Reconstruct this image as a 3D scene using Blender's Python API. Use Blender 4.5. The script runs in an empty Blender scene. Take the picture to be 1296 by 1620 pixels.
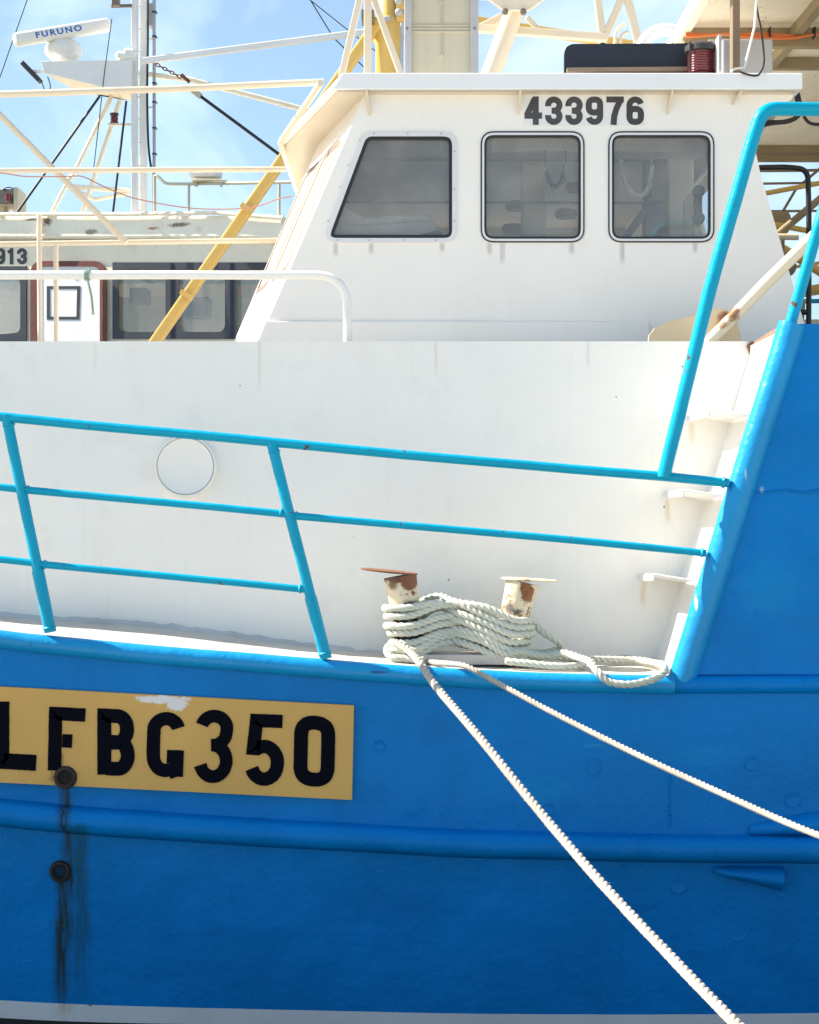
import bpy, bmesh, math, random
from mathutils import Vector, Matrix, noise
random.seed(7)
R = math.radians
SC = bpy.context.scene
COL = SC.collection

# ------------------------------------------------------------------ camera, sky, sun, exposure
FX, CX, CY, DH, ZC = 2660.0, 648.0, 810.0, 7.0, 2.4
cd = bpy.data.cameras.new('camera'); cam = bpy.data.objects.new('camera', cd); COL.objects.link(cam)
cam.location = (0, -DH, ZC); cam.rotation_euler = (R(90), 0, 0)
cd.sensor_fit = 'VERTICAL'; cd.sensor_height = 36; cd.lens = FX * 36 / 1620
cd.clip_start = 0.05; cd.clip_end = 5000
SC.camera = cam
SUN = Vector((-1.05, 0.18, 1.0)).normalized()
w = bpy.data.worlds.new('World'); SC.world = w; w.use_nodes = True
nt = w.node_tree; nt.nodes.clear()
sky = nt.nodes.new('ShaderNodeTexSky'); sky.sky_type = 'NISHITA'; sky.sun_disc = False
sky.sun_elevation = math.asin(SUN.z); sky.sun_rotation = math.atan2(SUN.x, SUN.y) % (2 * math.pi)
sky.air_density = 1.0; sky.dust_density = 1.0; sky.ozone_density = 1.2
geo = nt.nodes.new('ShaderNodeTexCoord')
mp = nt.nodes.new('ShaderNodeMapping'); mp.inputs['Scale'].default_value = (3.2, 3.2, 5.0); mp.inputs['Rotation'].default_value = (0, R(35), 0)
nz = nt.nodes.new('ShaderNodeTexNoise'); nz.inputs['Scale'].default_value = 1.3; nz.inputs['Detail'].default_value = 6; nz.inputs['Roughness'].default_value = .52
nz.inputs['Distortion'].default_value = .6
rp = nt.nodes.new('ShaderNodeValToRGB'); rp.color_ramp.elements[0].position = .54; rp.color_ramp.elements[1].position = .86
rp.color_ramp.elements[0].color = (.08, .08, .08, 1); rp.color_ramp.elements[1].color = (.72, .72, .72, 1)
mx = nt.nodes.new('ShaderNodeMixRGB'); mx.inputs[2].default_value = (9.5, 10.6, 11.4, 1)
bg = nt.nodes.new('ShaderNodeBackground'); bg.inputs['Strength'].default_value = 0.072
wo = nt.nodes.new('ShaderNodeOutputWorld')
L = nt.links.new
L(geo.outputs['Generated'], mp.inputs[0]); L(mp.outputs[0], nz.inputs['Vector']); L(nz.outputs['Fac'], rp.inputs[0])
L(rp.outputs[0], mx.inputs[0]); tn = nt.nodes.new('ShaderNodeMixRGB'); tn.blend_type = 'MULTIPLY'; tn.inputs[0].default_value = 1; tn.inputs[2].default_value = (.87, 1.0, 1.06, 1)
L(sky.outputs[0], tn.inputs[1]); L(tn.outputs[0], mx.inputs[1]); L(mx.outputs[0], bg.inputs[0]); L(bg.outputs[0], wo.inputs[0])
sl = bpy.data.lights.new('sun', 'SUN'); sl.energy = 5.0; sl.angle = R(.5); sl.color = (1, .89, .73)
so = bpy.data.objects.new('sun', sl); COL.objects.link(so); so.location = (-20, 3, 25)
so.rotation_euler = (-SUN).to_track_quat('-Z', 'Y').to_euler()
SC.view_settings.view_transform = 'Standard'; SC.view_settings.look = 'None'; SC.view_settings.gamma = 1
SC.view_settings.exposure = 1.35
SC.cycles.max_bounces = 8; SC.cycles.blur_glossy = .15; SC.cycles.diffuse_bounces = 5; SC.cycles.transparent_max_bounces = 12

# ------------------------------------------------------------------ helpers
TANB = .45
def P(px, py, Y=0.0):
    d = Y + DH
    if 9 <= Y < 10.2:                                   # the boat moored beyond lies at a slight angle
        d = (Y + DH - TANB*1.6) / (1 + TANB*(px-CX)/FX)
        return Vector(((px - CX) * d / FX, d - DH, (CY - py) * d / FX + ZC))
    return Vector(((px - CX) * d / FX, Y, (CY - py) * d / FX + ZC))
def mpp(Y=0.0): return (Y + DH) / FX          # metres per photo pixel at depth Y
def lerp_tab(tab, x):
    if x <= tab[0][0]: (a, b) = tab[0], tab[1]
    elif x >= tab[-1][0]: (a, b) = tab[-2], tab[-1]
    else:
        for a, b in zip(tab, tab[1:]):
            if a[0] <= x <= b[0]: break
    t = (x - a[0]) / (b[0] - a[0]); return a[1] + (b[1] - a[1]) * t
def smooth_tab(tab, x):                        # catmull-rom through the table
    n = len(tab); i = 0
    while i < n - 2 and x > tab[i + 1][0]: i += 1
    p1, p2 = tab[i], tab[i + 1]; p0 = tab[max(i - 1, 0)]; p3 = tab[min(i + 2, n - 1)]
    t = (x - p1[0]) / (p2[0] - p1[0])
    if t < 0 or t > 1: return lerp_tab(tab, x)
    m1 = (p2[1] - p0[1]) / max(p2[0] - p0[0], 1e-6) * (p2[0] - p1[0]); m2 = (p3[1] - p1[1]) / max(p3[0] - p1[0], 1e-6) * (p2[0] - p1[0])
    t2, t3 = t * t, t * t * t
    return (2*t3-3*t2+1)*p1[1] + (t3-2*t2+t)*m1 + (-2*t3+3*t2)*p2[1] + (t3-t2)*m2
def BM(): return bmesh.new()
def link(name, me, m=None, parent=None, smooth=False, bevel=0, angle=35):
    o = bpy.data.objects.new(name, me); COL.objects.link(o)
    if m: me.materials.clear(); me.materials.append(m)
    if parent: o.parent = parent; o.matrix_parent_inverse = Matrix.Translation(-Vector(o_loc(parent)))
    if smooth:
        for p in me.polygons: p.use_smooth = True
        try: me.set_sharp_from_angle(angle=R(angle))
        except Exception: pass
    if bevel:
        b = o.modifiers.new('bevel', 'BEVEL'); b.width = bevel; b.segments = 2; b.limit_method = 'ANGLE'; b.angle_limit = R(40)
    return o
def o_loc(o):                                   # parts are modelled in world space, so only a root Empty carries a location
    return o.location if o.type == 'EMPTY' else (0, 0, 0)
def obj(name, bm, m=None, parent=None, smooth=False, bevel=0, angle=35):
    bmesh.ops.recalc_face_normals(bm, faces=bm.faces[:])
    me = bpy.data.meshes.new(name); bm.to_mesh(me); bm.free()
    return link(name, me, m, parent, smooth, bevel, angle)
def thing(name, label, cat, loc, group=None):
    o = bpy.data.objects.new(name, None); COL.objects.link(o); o.location = loc; o.empty_display_size = .2
    o['label'] = label; o['category'] = cat
    if group: o['group'] = group
    return o
def tag(o, label, cat, group=None):
    o['label'] = label; o['category'] = cat
    if group: o['group'] = group
    return o
def frames(pts, closed=False):
    n = len(pts); T = []
    for i in range(n):
        a = pts[max(i - 1, 0)]; b = pts[min(i + 1, n - 1)]
        T.append((b - a).normalized() if (b - a).length > 1e-9 else Vector((0, 0, 1)))
    u = T[0].orthogonal().normalized(); out = []
    for i in range(n):
        u = (u - T[i] * u.dot(T[i]));
        if u.length < 1e-6: u = T[i].orthogonal()
        u.normalize(); out.append((T[i], u, T[i].cross(u)))
    return out
def tube(bm, pts, r, seg=12, cap=True):
    pts = [Vector(p) for p in pts]; fr = frames(pts); rings = []
    for i, p in enumerate(pts):
        rr = r[i] if isinstance(r, (list, tuple)) else r
        # mitre for sharp corners
        t, u, v = fr[i]
        rings.append([bm.verts.new(p + (u * math.cos(2*math.pi*k/seg) + v * math.sin(2*math.pi*k/seg)) * rr) for k in range(seg)])
    for a, b in zip(rings, rings[1:]):
        for k in range(seg): bm.faces.new((a[k], a[(k+1) % seg], b[(k+1) % seg], b[k]))
    if cap: bm.faces.new(rings[0]); bm.faces.new(rings[-1])
    return bm
def bent(pts, rad, n=8):                        # polyline with rounded corners
    pts = [Vector(p) for p in pts]; out = [pts[0]]
    for i in range(1, len(pts) - 1):
        a, b, c = pts[i-1], pts[i], pts[i+1]
        d1 = (a - b); d2 = (c - b); l = min(rad, d1.length*.48, d2.length*.48)
        s = b + d1.normalized()*l; e = b + d2.normalized()*l
        for k in range(n + 1):
            t = k / n; out.append(s*(1-t)**2 + b*2*t*(1-t) + e*t*t)
    out.append(pts[-1]); return out
def spline(pts, ds):                            # centripetal-ish catmull rom, resampled
    pts = [Vector(p) for p in pts]; dense = []
    for i in range(len(pts) - 1):
        p0 = pts[max(i-1, 0)]; p1 = pts[i]; p2 = pts[i+1]; p3 = pts[min(i+2, len(pts)-1)]
        n = max(2, int((p2-p1).length / ds * 2))
        for k in range(n):
            t = k / n
            dense.append(.5*((2*p1) + (p2-p0)*t + (2*p0-5*p1+4*p2-p3)*t*t + (3*p1-p0-3*p2+p3)*t**3))
    dense.append(pts[-1]); out = [dense[0]]; acc = 0
    for a, b in zip(dense, dense[1:]):
        l = (b-a).length
        while acc + l >= ds:
            f = (ds-acc)/l; a = a + (b-a)*f; out.append(a.copy()); l = (b-a).length; acc = 0
        acc += l
    return out
def wobble_pipe(pts, amp=.0015, ds=.06):
    out = spline(pts, ds)
    return [p + noise.noise_vector(p * 3.1) * amp for p in out]
def box(bm, lo, hi):
    v = [bm.verts.new((x, y, z)) for x in (lo[0], hi[0]) for y in (lo[1], hi[1]) for z in (lo[2], hi[2])]
    for f in ((0,1,3,2), (4,6,7,5), (0,4,5,1), (2,3,7,6), (0,2,6,4), (1,5,7,3)): bm.faces.new([v[i] for i in f])
    return bm
def pbox(bm, x0, y0, x1, y1, Y0, Y1):           # box whose front face at depth Y0 fills the photo rectangle
    a = P(x0, y1, Y0); b = P(x1, y0, Y0); y = (a.y+b.y)/2; return box(bm, (a.x, y, a.z), (b.x, y+Y1-Y0, b.z))
def prism(bm, pts, off):                        # polygon of points extruded by a vector
    pts = [Vector(p) for p in pts]; off = Vector(off)
    a = [bm.verts.new(p) for p in pts]; b = [bm.verts.new(p + off) for p in pts]; n = len(a)
    bm.faces.new(a); bm.faces.new(b[::-1])
    for i in range(n): bm.faces.new((a[i], b[i], b[(i+1) % n], a[(i+1) % n]))
    return bm
def beam(bm, a, b, wd, ht, up=(0, 0, 1)):       # square-section bar
    a = Vector(a); b = Vector(b); t = (b - a).normalized(); s = t.cross(Vector(up))
    if s.length < 1e-4: s = t.cross(Vector((0, 1, 0)))
    s.normalize(); u = s.cross(t).normalized()
    q = [s*wd/2+u*ht/2, -s*wd/2+u*ht/2, -s*wd/2-u*ht/2, s*wd/2-u*ht/2]
    return prism(bm, [a + k for k in q], b - a)
def lathe(bm, prof, axis_o, axis_d=(0, 0, 1), seg=32):
    d = Vector(axis_d).normalized(); u = d.orthogonal().normalized(); v = d.cross(u); o = Vector(axis_o); rings = []
    for r, h in prof:
        rings.append([bm.verts.new(o + d*h + (u*math.cos(2*math.pi*k/seg) + v*math.sin(2*math.pi*k/seg))*max(r, 1e-4)) for k in range(seg)])
    for a, b in zip(rings, rings[1:]):
        for k in range(seg): bm.faces.new((a[k], a[(k+1) % seg], b[(k+1) % seg], b[k]))
    bm.faces.new(rings[0]); bm.faces.new(rings[-1]); return bm
def rpoly(pts, rad, n=7):                       # rounded polygon (2-D)
    out = []; m = len(pts)
    for i in range(m):
        a, b, c = Vector(pts[i-1]), Vector(pts[i]), Vector(pts[(i+1) % m])
        rr = rad[i] if isinstance(rad, (list, tuple)) else rad
        d1 = (a-b).normalized(); d2 = (c-b).normalized(); ang = d1.angle(d2); l = rr / math.tan(ang/2) if rr else 0
        l = min(l, (a-b).length*.48, (c-b).length*.48)
        s = b + d1*l; e = b + d2*l
        if rr == 0: out.append(b); continue
        for k in range(n + 1):
            t = k/n; out.append(s*(1-t)**2 + b*2*t*(1-t) + e*t*t)
    return [(p.x, p.y) for p in out]
def inset(pts, d):                              # shrink a polygon (list of 2-D) by d towards the inside
    n = len(pts); out = []; area = sum(pts[i][0]*pts[(i+1) % n][1] - pts[(i+1) % n][0]*pts[i][1] for i in range(n)); s = 1 if area > 0 else -1
    for i in range(n):
        a, b, c = Vector(pts[i-1]), Vector(pts[i]), Vector(pts[(i+1) % n])
        e1 = (b-a).normalized() if (b-a).length > 1e-9 else (c-b).normalized(); e2 = (c-b).normalized() if (c-b).length > 1e-9 else e1
        n1 = Vector((-e1.y, e1.x))*s; n2 = Vector((-e2.y, e2.x))*s; m = n1+n2
        m = m / max(m.dot(n1), .3); out.append((b.x+m.x*d, b.y+m.y*d))
    return out
def cut_plate(outer, holes, f0, f1):
    """2-D outline with holes filled at both faces; f0/f1 map (u,v) to the front / back point."""
    cu = bpy.data.curves.new('outline', 'CURVE'); cu.dimensions = '2D'; cu.fill_mode = 'BOTH'
    for lp in [outer] + list(holes):
        s = cu.splines.new('POLY'); s.points.add(len(lp)-1); s.use_cyclic_u = True
        for i, q in enumerate(lp): s.points[i].co = (q[0], q[1], 0, 1)
    cu.extrude = .5
    o = bpy.data.objects.new('outline', cu); COL.objects.link(o)
    dg = bpy.context.evaluated_depsgraph_get(); dg.update()
    me = bpy.data.meshes.new_from_object(o.evaluated_get(dg)); bpy.data.objects.remove(o); bpy.data.curves.remove(cu)
    bm = BM(); bm.from_mesh(me); bpy.data.meshes.remove(me)
    bmesh.ops.remove_doubles(bm, verts=bm.verts[:], dist=1e-6)
    for v in bm.verts: v.co = f0(v.co.x, v.co.y) if v.co.z > 0 else f1(v.co.x, v.co.y)
    return bm
def at(Y): return lambda x, y: P(x, y, Y)
def deep(Y0, Y1):                               # back face behind the front face at the same X, Z
    return lambda x, y: P(x, y, Y0) + Vector((0, Y1-Y0, 0))
def plate(outer, holes, Y0, Y1): return cut_plate(outer, holes, at(Y0), deep(Y0, Y1))
def glyphs(text, x0, ybase, width, height, Y0, Y1, bold=.02, gap=None, name='letter', m=None, parent=None, f=None):
    """text set in the built-in face, one mesh per character, fitted to a photo rectangle"""
    cu = bpy.data.curves.new('text', 'FONT'); cu.body = text; cu.size = 1; cu.offset = bold; cu.extrude = .5; cu.resolution_u = 6
    if gap: cu.space_character = gap
    o = bpy.data.objects.new('text', cu); COL.objects.link(o)
    dg = bpy.context.evaluated_depsgraph_get(); dg.update()
    me = bpy.data.meshes.new_from_object(o.evaluated_get(dg)); bpy.data.objects.remove(o); bpy.data.curves.remove(cu)
    bm = BM(); bm.from_mesh(me); bpy.data.meshes.remove(me)
    bmesh.ops.remove_doubles(bm, verts=bm.verts[:], dist=1e-5)
    xs = [v.co.x for v in bm.verts]; ys = [v.co.y for v in bm.verts]; a, b, c, d = min(xs), max(xs), min(ys), max(ys)
    fr = f or (lambda x, y, back: P(x, y, Y0) + Vector((0, (Y1-Y0) if back else 0, 0)))
    for v in bm.verts:
        px = x0 + (v.co.x-a)/(b-a)*width; py = ybase - (v.co.y-c)/(d-c)*height
        v.co = fr(px, py, v.co.z < 0)
    # split into characters
    left = set(bm.verts); comps = []
    while left:
        st = [left.pop()]; comp = set(st)
        while st:
            q = st.pop()
            for e in q.link_edges:
                z = e.other_vert(q)
                if z in left: left.discard(z); comp.add(z); st.append(z)
        comps.append(comp)
    comps.sort(key=lambda c: min(v.co.x for v in c)); res = []
    for comp in comps:
        nb = BM(); mp_ = {v: nb.verts.new(v.co) for v in comp}
        for fc in bm.faces:
            if fc.verts[0] in comp:
                try: nb.faces.new([mp_[v] for v in fc.verts])
                except ValueError: pass
        res.append(obj(name, nb, m, parent))
    bm.free(); return res
def stroke_glyph(bm, paths, wd, Y0, Y1, wob=0.0):
    """monoline strokes (photo pixels), each a ribbon laid a hair above the one before"""
    for ip, path in enumerate(paths):
        Y0 -= .0007*bool(ip)
        pts = [Vector((p[0], p[1])) for p in path]; n = len(pts); closed = (pts[0]-pts[-1]).length < .5
        if closed: pts = pts[:-1]; n -= 1
        Lf, Rt = [], []
        for i in range(n):
            a = pts[i-1] if (closed or i > 0) else pts[i]; c = pts[(i+1) % n] if (closed or i < n-1) else pts[i]; b = pts[i]
            e1 = (b-a).normalized() if (b-a).length > 1e-6 else (c-b).normalized(); e2 = (c-b).normalized() if (c-b).length > 1e-6 else e1
            n1 = Vector((-e1.y, e1.x)); n2 = Vector((-e2.y, e2.x)); m = n1+n2; m = m/max(m.dot(n1), .5)
            w1_ = wd/2 + wob*noise.noise(Vector((b.x*.21, b.y*.21, 1))); w2_ = wd/2 + wob*noise.noise(Vector((b.x*.21, b.y*.21, 7)))
            Lf.append(b+m*w1_); Rt.append(b-m*w2_)
        def V(q, back): return bm.verts.new(P(q.x, q.y, Y0)+Vector((0, (Y1-Y0) if back else 0, 0)))
        lf = [V(q, 0) for q in Lf]; rf = [V(q, 0) for q in Rt]; lb = [V(q, 1) for q in Lf]; rb = [V(q, 1) for q in Rt]
        rng = range(n) if closed else range(n-1)
        for i in rng:
            j = (i+1) % n
            bm.faces.new((lf[i], lf[j], rf[j], rf[i])); bm.faces.new((lb[i], rb[i], rb[j], lb[j]))
            bm.faces.new((lf[i], lb[i], lb[j], lf[j])); bm.faces.new((rf[i], rf[j], rb[j], rb[i]))
        if not closed:
            bm.faces.new((lf[0], rf[0], rb[0], lb[0])); bm.faces.new((lf[-1], lb[-1], rb[-1], rf[-1]))
    return bm
def roughen(path, k):                           # hand painted edge: short segments with a slight waver
    out = []
    for a, b in zip(path, path[1:]):
        n = max(1, int(math.dist(a, b)/4))
        out += [(a[0]+(b[0]-a[0])*i/n, a[1]+(b[1]-a[1])*i/n) for i in range(n)]
    out.append(path[-1])
    return out
def arc(cx, cy, rx, ry, a0, a1, n=14):
    return [(cx + rx*math.cos(R(a0+(a1-a0)*k/n)), cy - ry*math.sin(R(a0+(a1-a0)*k/n))) for k in range(n+1)]

# ------------------------------------------------------------------ materials
class NT:
    def __init__(s, name):
        s.m = bpy.data.materials.new(name); s.m.use_nodes = True; s.t = s.m.node_tree; s.t.nodes.clear()
        s.out = s.t.nodes.new('ShaderNodeOutputMaterial'); s.pos = None
    def n(s, ty, ins=None, **kw):
        nd = s.t.nodes.new(ty)
        for k, v in kw.items(): setattr(nd, k, v)
        for k, v in (ins or {}).items(): s.put(nd, k, v)
        return nd
    def put(s, nd, k, v):
        if isinstance(v, bpy.types.NodeSocket): s.t.links.new(v, nd.inputs[k])
        elif isinstance(v, (tuple, list)) and len(v) == 3 and nd.inputs[k].type == 'RGBA': nd.inputs[k].default_value = (*v, 1)
        else: nd.inputs[k].default_value = v
    def mt(s, op, a, b=0.0, c=0.0, clamp=False):
        nd = s.n('ShaderNodeMath', operation=op, use_clamp=clamp); s.put(nd, 0, a); s.put(nd, 1, b)
        if op in ('MULTIPLY_ADD', 'SMOOTH_MIN'): s.put(nd, 2, c)
        return nd.outputs[0]
    def P(s):
        if not s.pos: s.pos = s.n('ShaderNodeNewGeometry').outputs['Position']
        return s.pos
    def xyz(s): return s.n('ShaderNodeSeparateXYZ', {0: s.P()}).outputs
    def map(s, scale): return s.n('ShaderNodeMapping', {'Vector': s.P(), 'Scale': scale}).outputs[0]
    def noise(s, scale, detail=5, rough=.55, vec=None, dist=0):
        return s.n('ShaderNodeTexNoise', {'Vector': vec or s.P(), 'Scale': scale, 'Detail': detail, 'Roughness': rough, 'Distortion': dist}).outputs['Fac']
    def ramp(s, fac, a, b, va=0.0, vb=1.0):
        return s.n('ShaderNodeMapRange', {'Value': fac, 'From Min': a, 'From Max': b, 'To Min': va, 'To Max': vb}, clamp=True, interpolation_type='SMOOTHSTEP').outputs[0]
    def mix(s, fac, a, b): 
        nd = s.n('ShaderNodeMixRGB'); s.put(nd, 0, fac); s.put(nd, 1, a); s.put(nd, 2, b); return nd.outputs[0]
    def bump(s, h, strength, dist=.01, normal=None):
        nd = s.n('ShaderNodeBump', {'Height': h, 'Strength': strength, 'Distance': dist})
        if normal: s.put(nd, 'Normal', normal)
        return nd.outputs[0]
    def bsdf(s, **ins):
        b = s.n('ShaderNodeBsdfPrincipled')
        for k, v in ins.items(): s.put(b, k.replace('_', ' '), v)
        s.t.links.new(b.outputs[0], s.out.inputs[0]); return s.m
RUST = (.16, .055, .02)
def paint(name, col, rough=.4, vary=.06, bump=.15, grime=0.0, grime_col=(.30, .27, .22), stains_shade=(), chips=0.0, chip_col=RUST, metal=0.0, bscale=1.0, streaks=0.0, spec=.5, bdist=.02):
    s = NT(name); big = s.noise(1.7, 4); fine = s.noise(46*bscale, 6, .6); c = s.mix(s.ramp(big, .3, .7), tuple(k*(1-vary) for k in col), tuple(min(k*(1+vary), .9) for k in col))
    if grime:
        g = s.mt('MULTIPLY', s.ramp(s.noise(6, 8, .65), .5, .78), grime); c = s.mix(g, c, grime_col)
        sp = s.ramp(s.noise(95, 2, .5), .74, .80); c = s.mix(s.mt('MULTIPLY', sp, min(1, grime*1.4)), c, tuple(k*.5 for k in grime_col))
    if streaks:
        v = s.noise(1.0, 6, .6, s.map((26, 26, 1.1))); c = s.mix(s.mt('MULTIPLY', s.ramp(v, .52, .75), streaks), c, grime_col)
    x, y, z = s.xyz()
    for st in stains_shade:
        if st[0] == 'drip':                      # x, top z, bottom z, half width, colour, strength
            _, X, z1, z0, hw, cc, k = st
            wob = s.mt('MULTIPLY', s.mt('SUBTRACT', s.noise(5, 3), .5), hw*1.4)
            dx = s.mt('DIVIDE', s.mt('ABSOLUTE', s.mt('ADD', s.mt('SUBTRACT', x, X), wob)), hw)
            core = s.ramp(dx, 1.0, .12)
            lines = s.ramp(s.noise(1.0, 5, .6, s.map((70, 70, 1.6))), .30, .62)
            fade = s.mt('MULTIPLY', s.ramp(z, z1+.012, z1-.012), s.ramp(z, z0, z0+(z1-z0)*.5))
            f = s.mt('MULTIPLY', s.mt('MULTIPLY', core, fade), s.mt('MULTIPLY', s.mt('ADD', s.mt('MULTIPLY', lines, .6), .4), k), clamp=True)
        else:                                    # 'blot', x, z, rx, rz, colour, strength
            _, X, Z, rx, rz, cc, k = st
            dx = s.mt('DIVIDE', s.mt('SUBTRACT', x, X), rx); dz = s.mt('DIVIDE', s.mt('SUBTRACT', z, Z), rz)
            d = s.mt('SQRT', s.mt('ADD', s.mt('MULTIPLY', dx, dx), s.mt('MULTIPLY', dz, dz)))
            d = s.mt('ADD', d, s.mt('MULTIPLY', s.mt('SUBTRACT', s.noise(28, 6, .7), .5), 1.6))
            f = s.mt('MULTIPLY', s.ramp(d, 1.0, .72 if k == 1 else .35), k, clamp=True)
        c = s.mix(f, c, cc)
    ro = rough
    if chips:
        ch = s.ramp(s.noise(17, 8, .7), .735-chips*.1, .75-chips*.1); c = s.mix(ch, c, chip_col); ro = s.mt('ADD', s.mt('MULTIPLY', ch, .4), rough, clamp=True)
    h = s.mt('ADD', s.mt('MULTIPLY', s.noise(9*bscale, 4), 1.0), s.mt('MULTIPLY', fine, .25))
    return s.bsdf(Base_Color=c, Roughness=ro, Metallic=metal, Specular_IOR_Level=spec, Normal=s.bump(h, bump, bdist))

def X(px, Y=0): return P(px, 0, Y).x
def Z(py, Y=0): return P(0, py, Y).z
M = {}
DARK = (.02, .03, .014)
M['hull_blue'] = paint('hull blue paint', (.0003, .178, .515), .40, .09, .32, .22, grime_col=(.004, .10, .30), streaks=.16, stains_shade=[
    ('drip', X(104), Z(1228), Z(1600), .038, DARK, .95), ('drip', X(124), Z(1300), Z(1640), .06, (.012, .06, .07), .75), ('drip', X(92), Z(1460), Z(1640), .06, (.012, .05, .06), .6),
    ('drip', X(92), Z(1392), Z(1640), .036, DARK, .95), ('blot', X(93), Z(1380), .055, .05, (.012, .03, .035), .9),
    ('blot', X(860), Z(1250), .16, .07, (.004, .24, .56), .45), ('blot', X(1110), Z(1195), .22, .05, (.004, .24, .56), .4), ('blot', X(700), Z(1150), .14, .10, (.003, .15, .44), .5), ('blot', X(1220), Z(930), .20, .16, (.004, .25, .56), .4),
    ('blot', X(1010), Z(1440), .14, .025, (.002, .13, .42), .5), ('blot', X(640), Z(1440), .3, .10, (.002, .15, .46), .5), ('blot', X(1240), Z(1480), .1, .2, (.002, .16, .42), .4), ('blot', X(940), Z(1180), .05, .012, (.02, .28, .55), .6),
    ('blot', X(1206), Z(775), .012, .02, (.25, .45, .6), .7), ('blot', X(330), Z(1480), .10, .03, (.002, .14, .42), .5)], bscale=.8, spec=.12, bdist=.045)
M['rail_blue'] = paint('turquoise blue rail paint', (.002, .32, .50), .33, .06, .30, chips=.95, chip_col=(.10, .06, .04), spec=.18)
M['cap_blue'] = paint('gunwale blue paint', (.006, .26, .57), .36, .08, .45, stains_shade=[('blot', X(1101), Z(952), .008, .04, (.6, .62, .62), .95), ('blot', X(1178), Z(752), .006, .03, (.4, .55, .6), .8), ('blot', X(126), Z(1008), .04, .008, (.03, .10, .16), .9), ('blot', X(600), Z(1062), .05, .008, (.02, .08, .2), .9)], chips=.25, chip_col=(.02, .12, .22), bscale=.8, spec=.3)
M['white'] = paint('white deckhouse paint', (.83, .80, .75), .36, .02, .16, .16, (.5, .47, .42), streaks=.07,
    stains_shade=[('blot', X(1195, .6), Z(545, .6), .035, .05, RUST, .9), ('drip', X(1196, .6), Z(550, .6), Z(640, .6), .02, (.45, .25, .12), .6)] + [('drip', X(a, .62), Z(b, .62), Z(b+46, .62), .022, (.62, .46, .24), .55) for a, b in ((1094, 668), (1057, 790), (1017, 920))] + [('blot', X(a, .62), Z(b, .62), c_, c_*1.2, (.12, .09, .07), .8) for a, b, c_ in ((710, 917, .006), (1080, 580, .007), (1051, 802, .006), (975, 628, .004), (380, 610, .004), (560, 850, .004))] + [('drip', X(a, .62), Z(541, .62), Z(541+l, .62), .012, (.55, .5, .42), .35) for a, l in ((150, 60), (410, 90), (690, 70), (930, 50))], bscale=.6)
M['house'] = paint('wheelhouse white paint', (.83, .80, .75), .34, .02, .07, .08, (.5, .46, .4), streaks=.05, bscale=.6,
    stains_shade=[('drip', X(a, 1.4), Z(384, 1.4), Z(384+l, 1.4), .02, (.25, .22, .2), .55) for a, l in ((530, 26), (587, 22), (700, 18), (775, 24), (795, 40), (905, 22), (985, 40), (1100, 20))])
M['roof'] = paint('roof white paint', (.80, .80, .80), .4, .03, .06, .12, (.55, .5, .45))
M['deckgrey'] = paint('grey non slip deck', (.34, .33, .31), .8, .1, .4, .4, (.25, .23, .2))
M['cream'] = paint('cream white paint', (.68, .59, .45), .4, .04, .10, .25, (.45, .36, .25), chips=.12)
M['deckcap'] = paint('worn deck paint', (.56, .51, .45), .6, .08, .5, .55, (.34, .30, .25), chips=.35, chip_col=(.25, .14, .08), bscale=1.5)
M['yellowboard'] = paint('number board yellow', (.60, .345, .08), .42, .06, .12, .15, (.42, .22, .03),
    stains_shade=[('blot', X(255), Z(1106), .12, .018, (.72, .68, .66), 1.0), ('blot', X(280), Z(1113), .05, .030, (.72, .68, .66), 1.0), ('blot', X(104), Z(1228), .07, .06, (.14, .05, .01), .9),
            ('drip', X(104), Z(1235), Z(1300), .03, DARK, .9), ('drip', X(97), Z(1190), Z(1240), .02, (.2, .07, .02), .8)], bscale=.7)
M['caulk_shade'] = paint('grey caulk and painted shade', (.52, .52, .51), .8, .15, .5, .4, (.3, .28, .26))
M['black'] = paint('black lettering paint', (.003, .0035, .008), .55, .1, .2, spec=.03)
M['ink'] = paint('grey black sticker ink', (.075, .075, .08), .5, .3, .05, spec=.2)
M['vinyl'] = paint('white vinyl sticker', (.74, .74, .73), .35, .02, .03)
M['yellow'] = paint('yellow boom paint', (.60, .40, .11), .38, .06, .2, .1, (.4, .25, .08), chips=.12)
M['rubber'] = paint('black rubber seal', (.012, .012, .013), .5, .1, .1)
M['alu'] = paint('painted window frame', (.66, .67, .69), .35, .04, .05, .2, (.4, .38, .34))
M['steelgrey'] = paint('grey galvanised steel', (.38, .38, .39), .5, .1, .1, .3, (.25, .24, .23))
M['beige'] = paint('weathered beige panel', (.50, .46, .34), .5, .05, .08, .3, (.36, .31, .2), streaks=.2)
M['navy'] = paint('dark navy board', (.012, .015, .026), .45, .1, .05, .1, (.05, .05, .06))
M['redlens'] = paint('red lamp lens', (.13, .012, .022), .25, .1, .1)
M['darkplastic'] = paint('dark plastic housing', (.035, .033, .035), .5, .15, .15, .3, (.12, .11, .1))
M['brown'] = paint('brown painted steel', (.20, .145, .10), .5, .1, .15, .2, (.1, .06, .04))
M['canopy'] = paint('peeling cream canopy', (.80, .73, .57), .6, .06, .3, .2, (.45, .38, .25), chips=.9, chip_col=(.24, .19, .10), bscale=.7)
M['canopybeam'] = paint('canopy beam', (.27, .21, .12), .6, .15, .3, .4, (.12, .09, .05))
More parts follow.
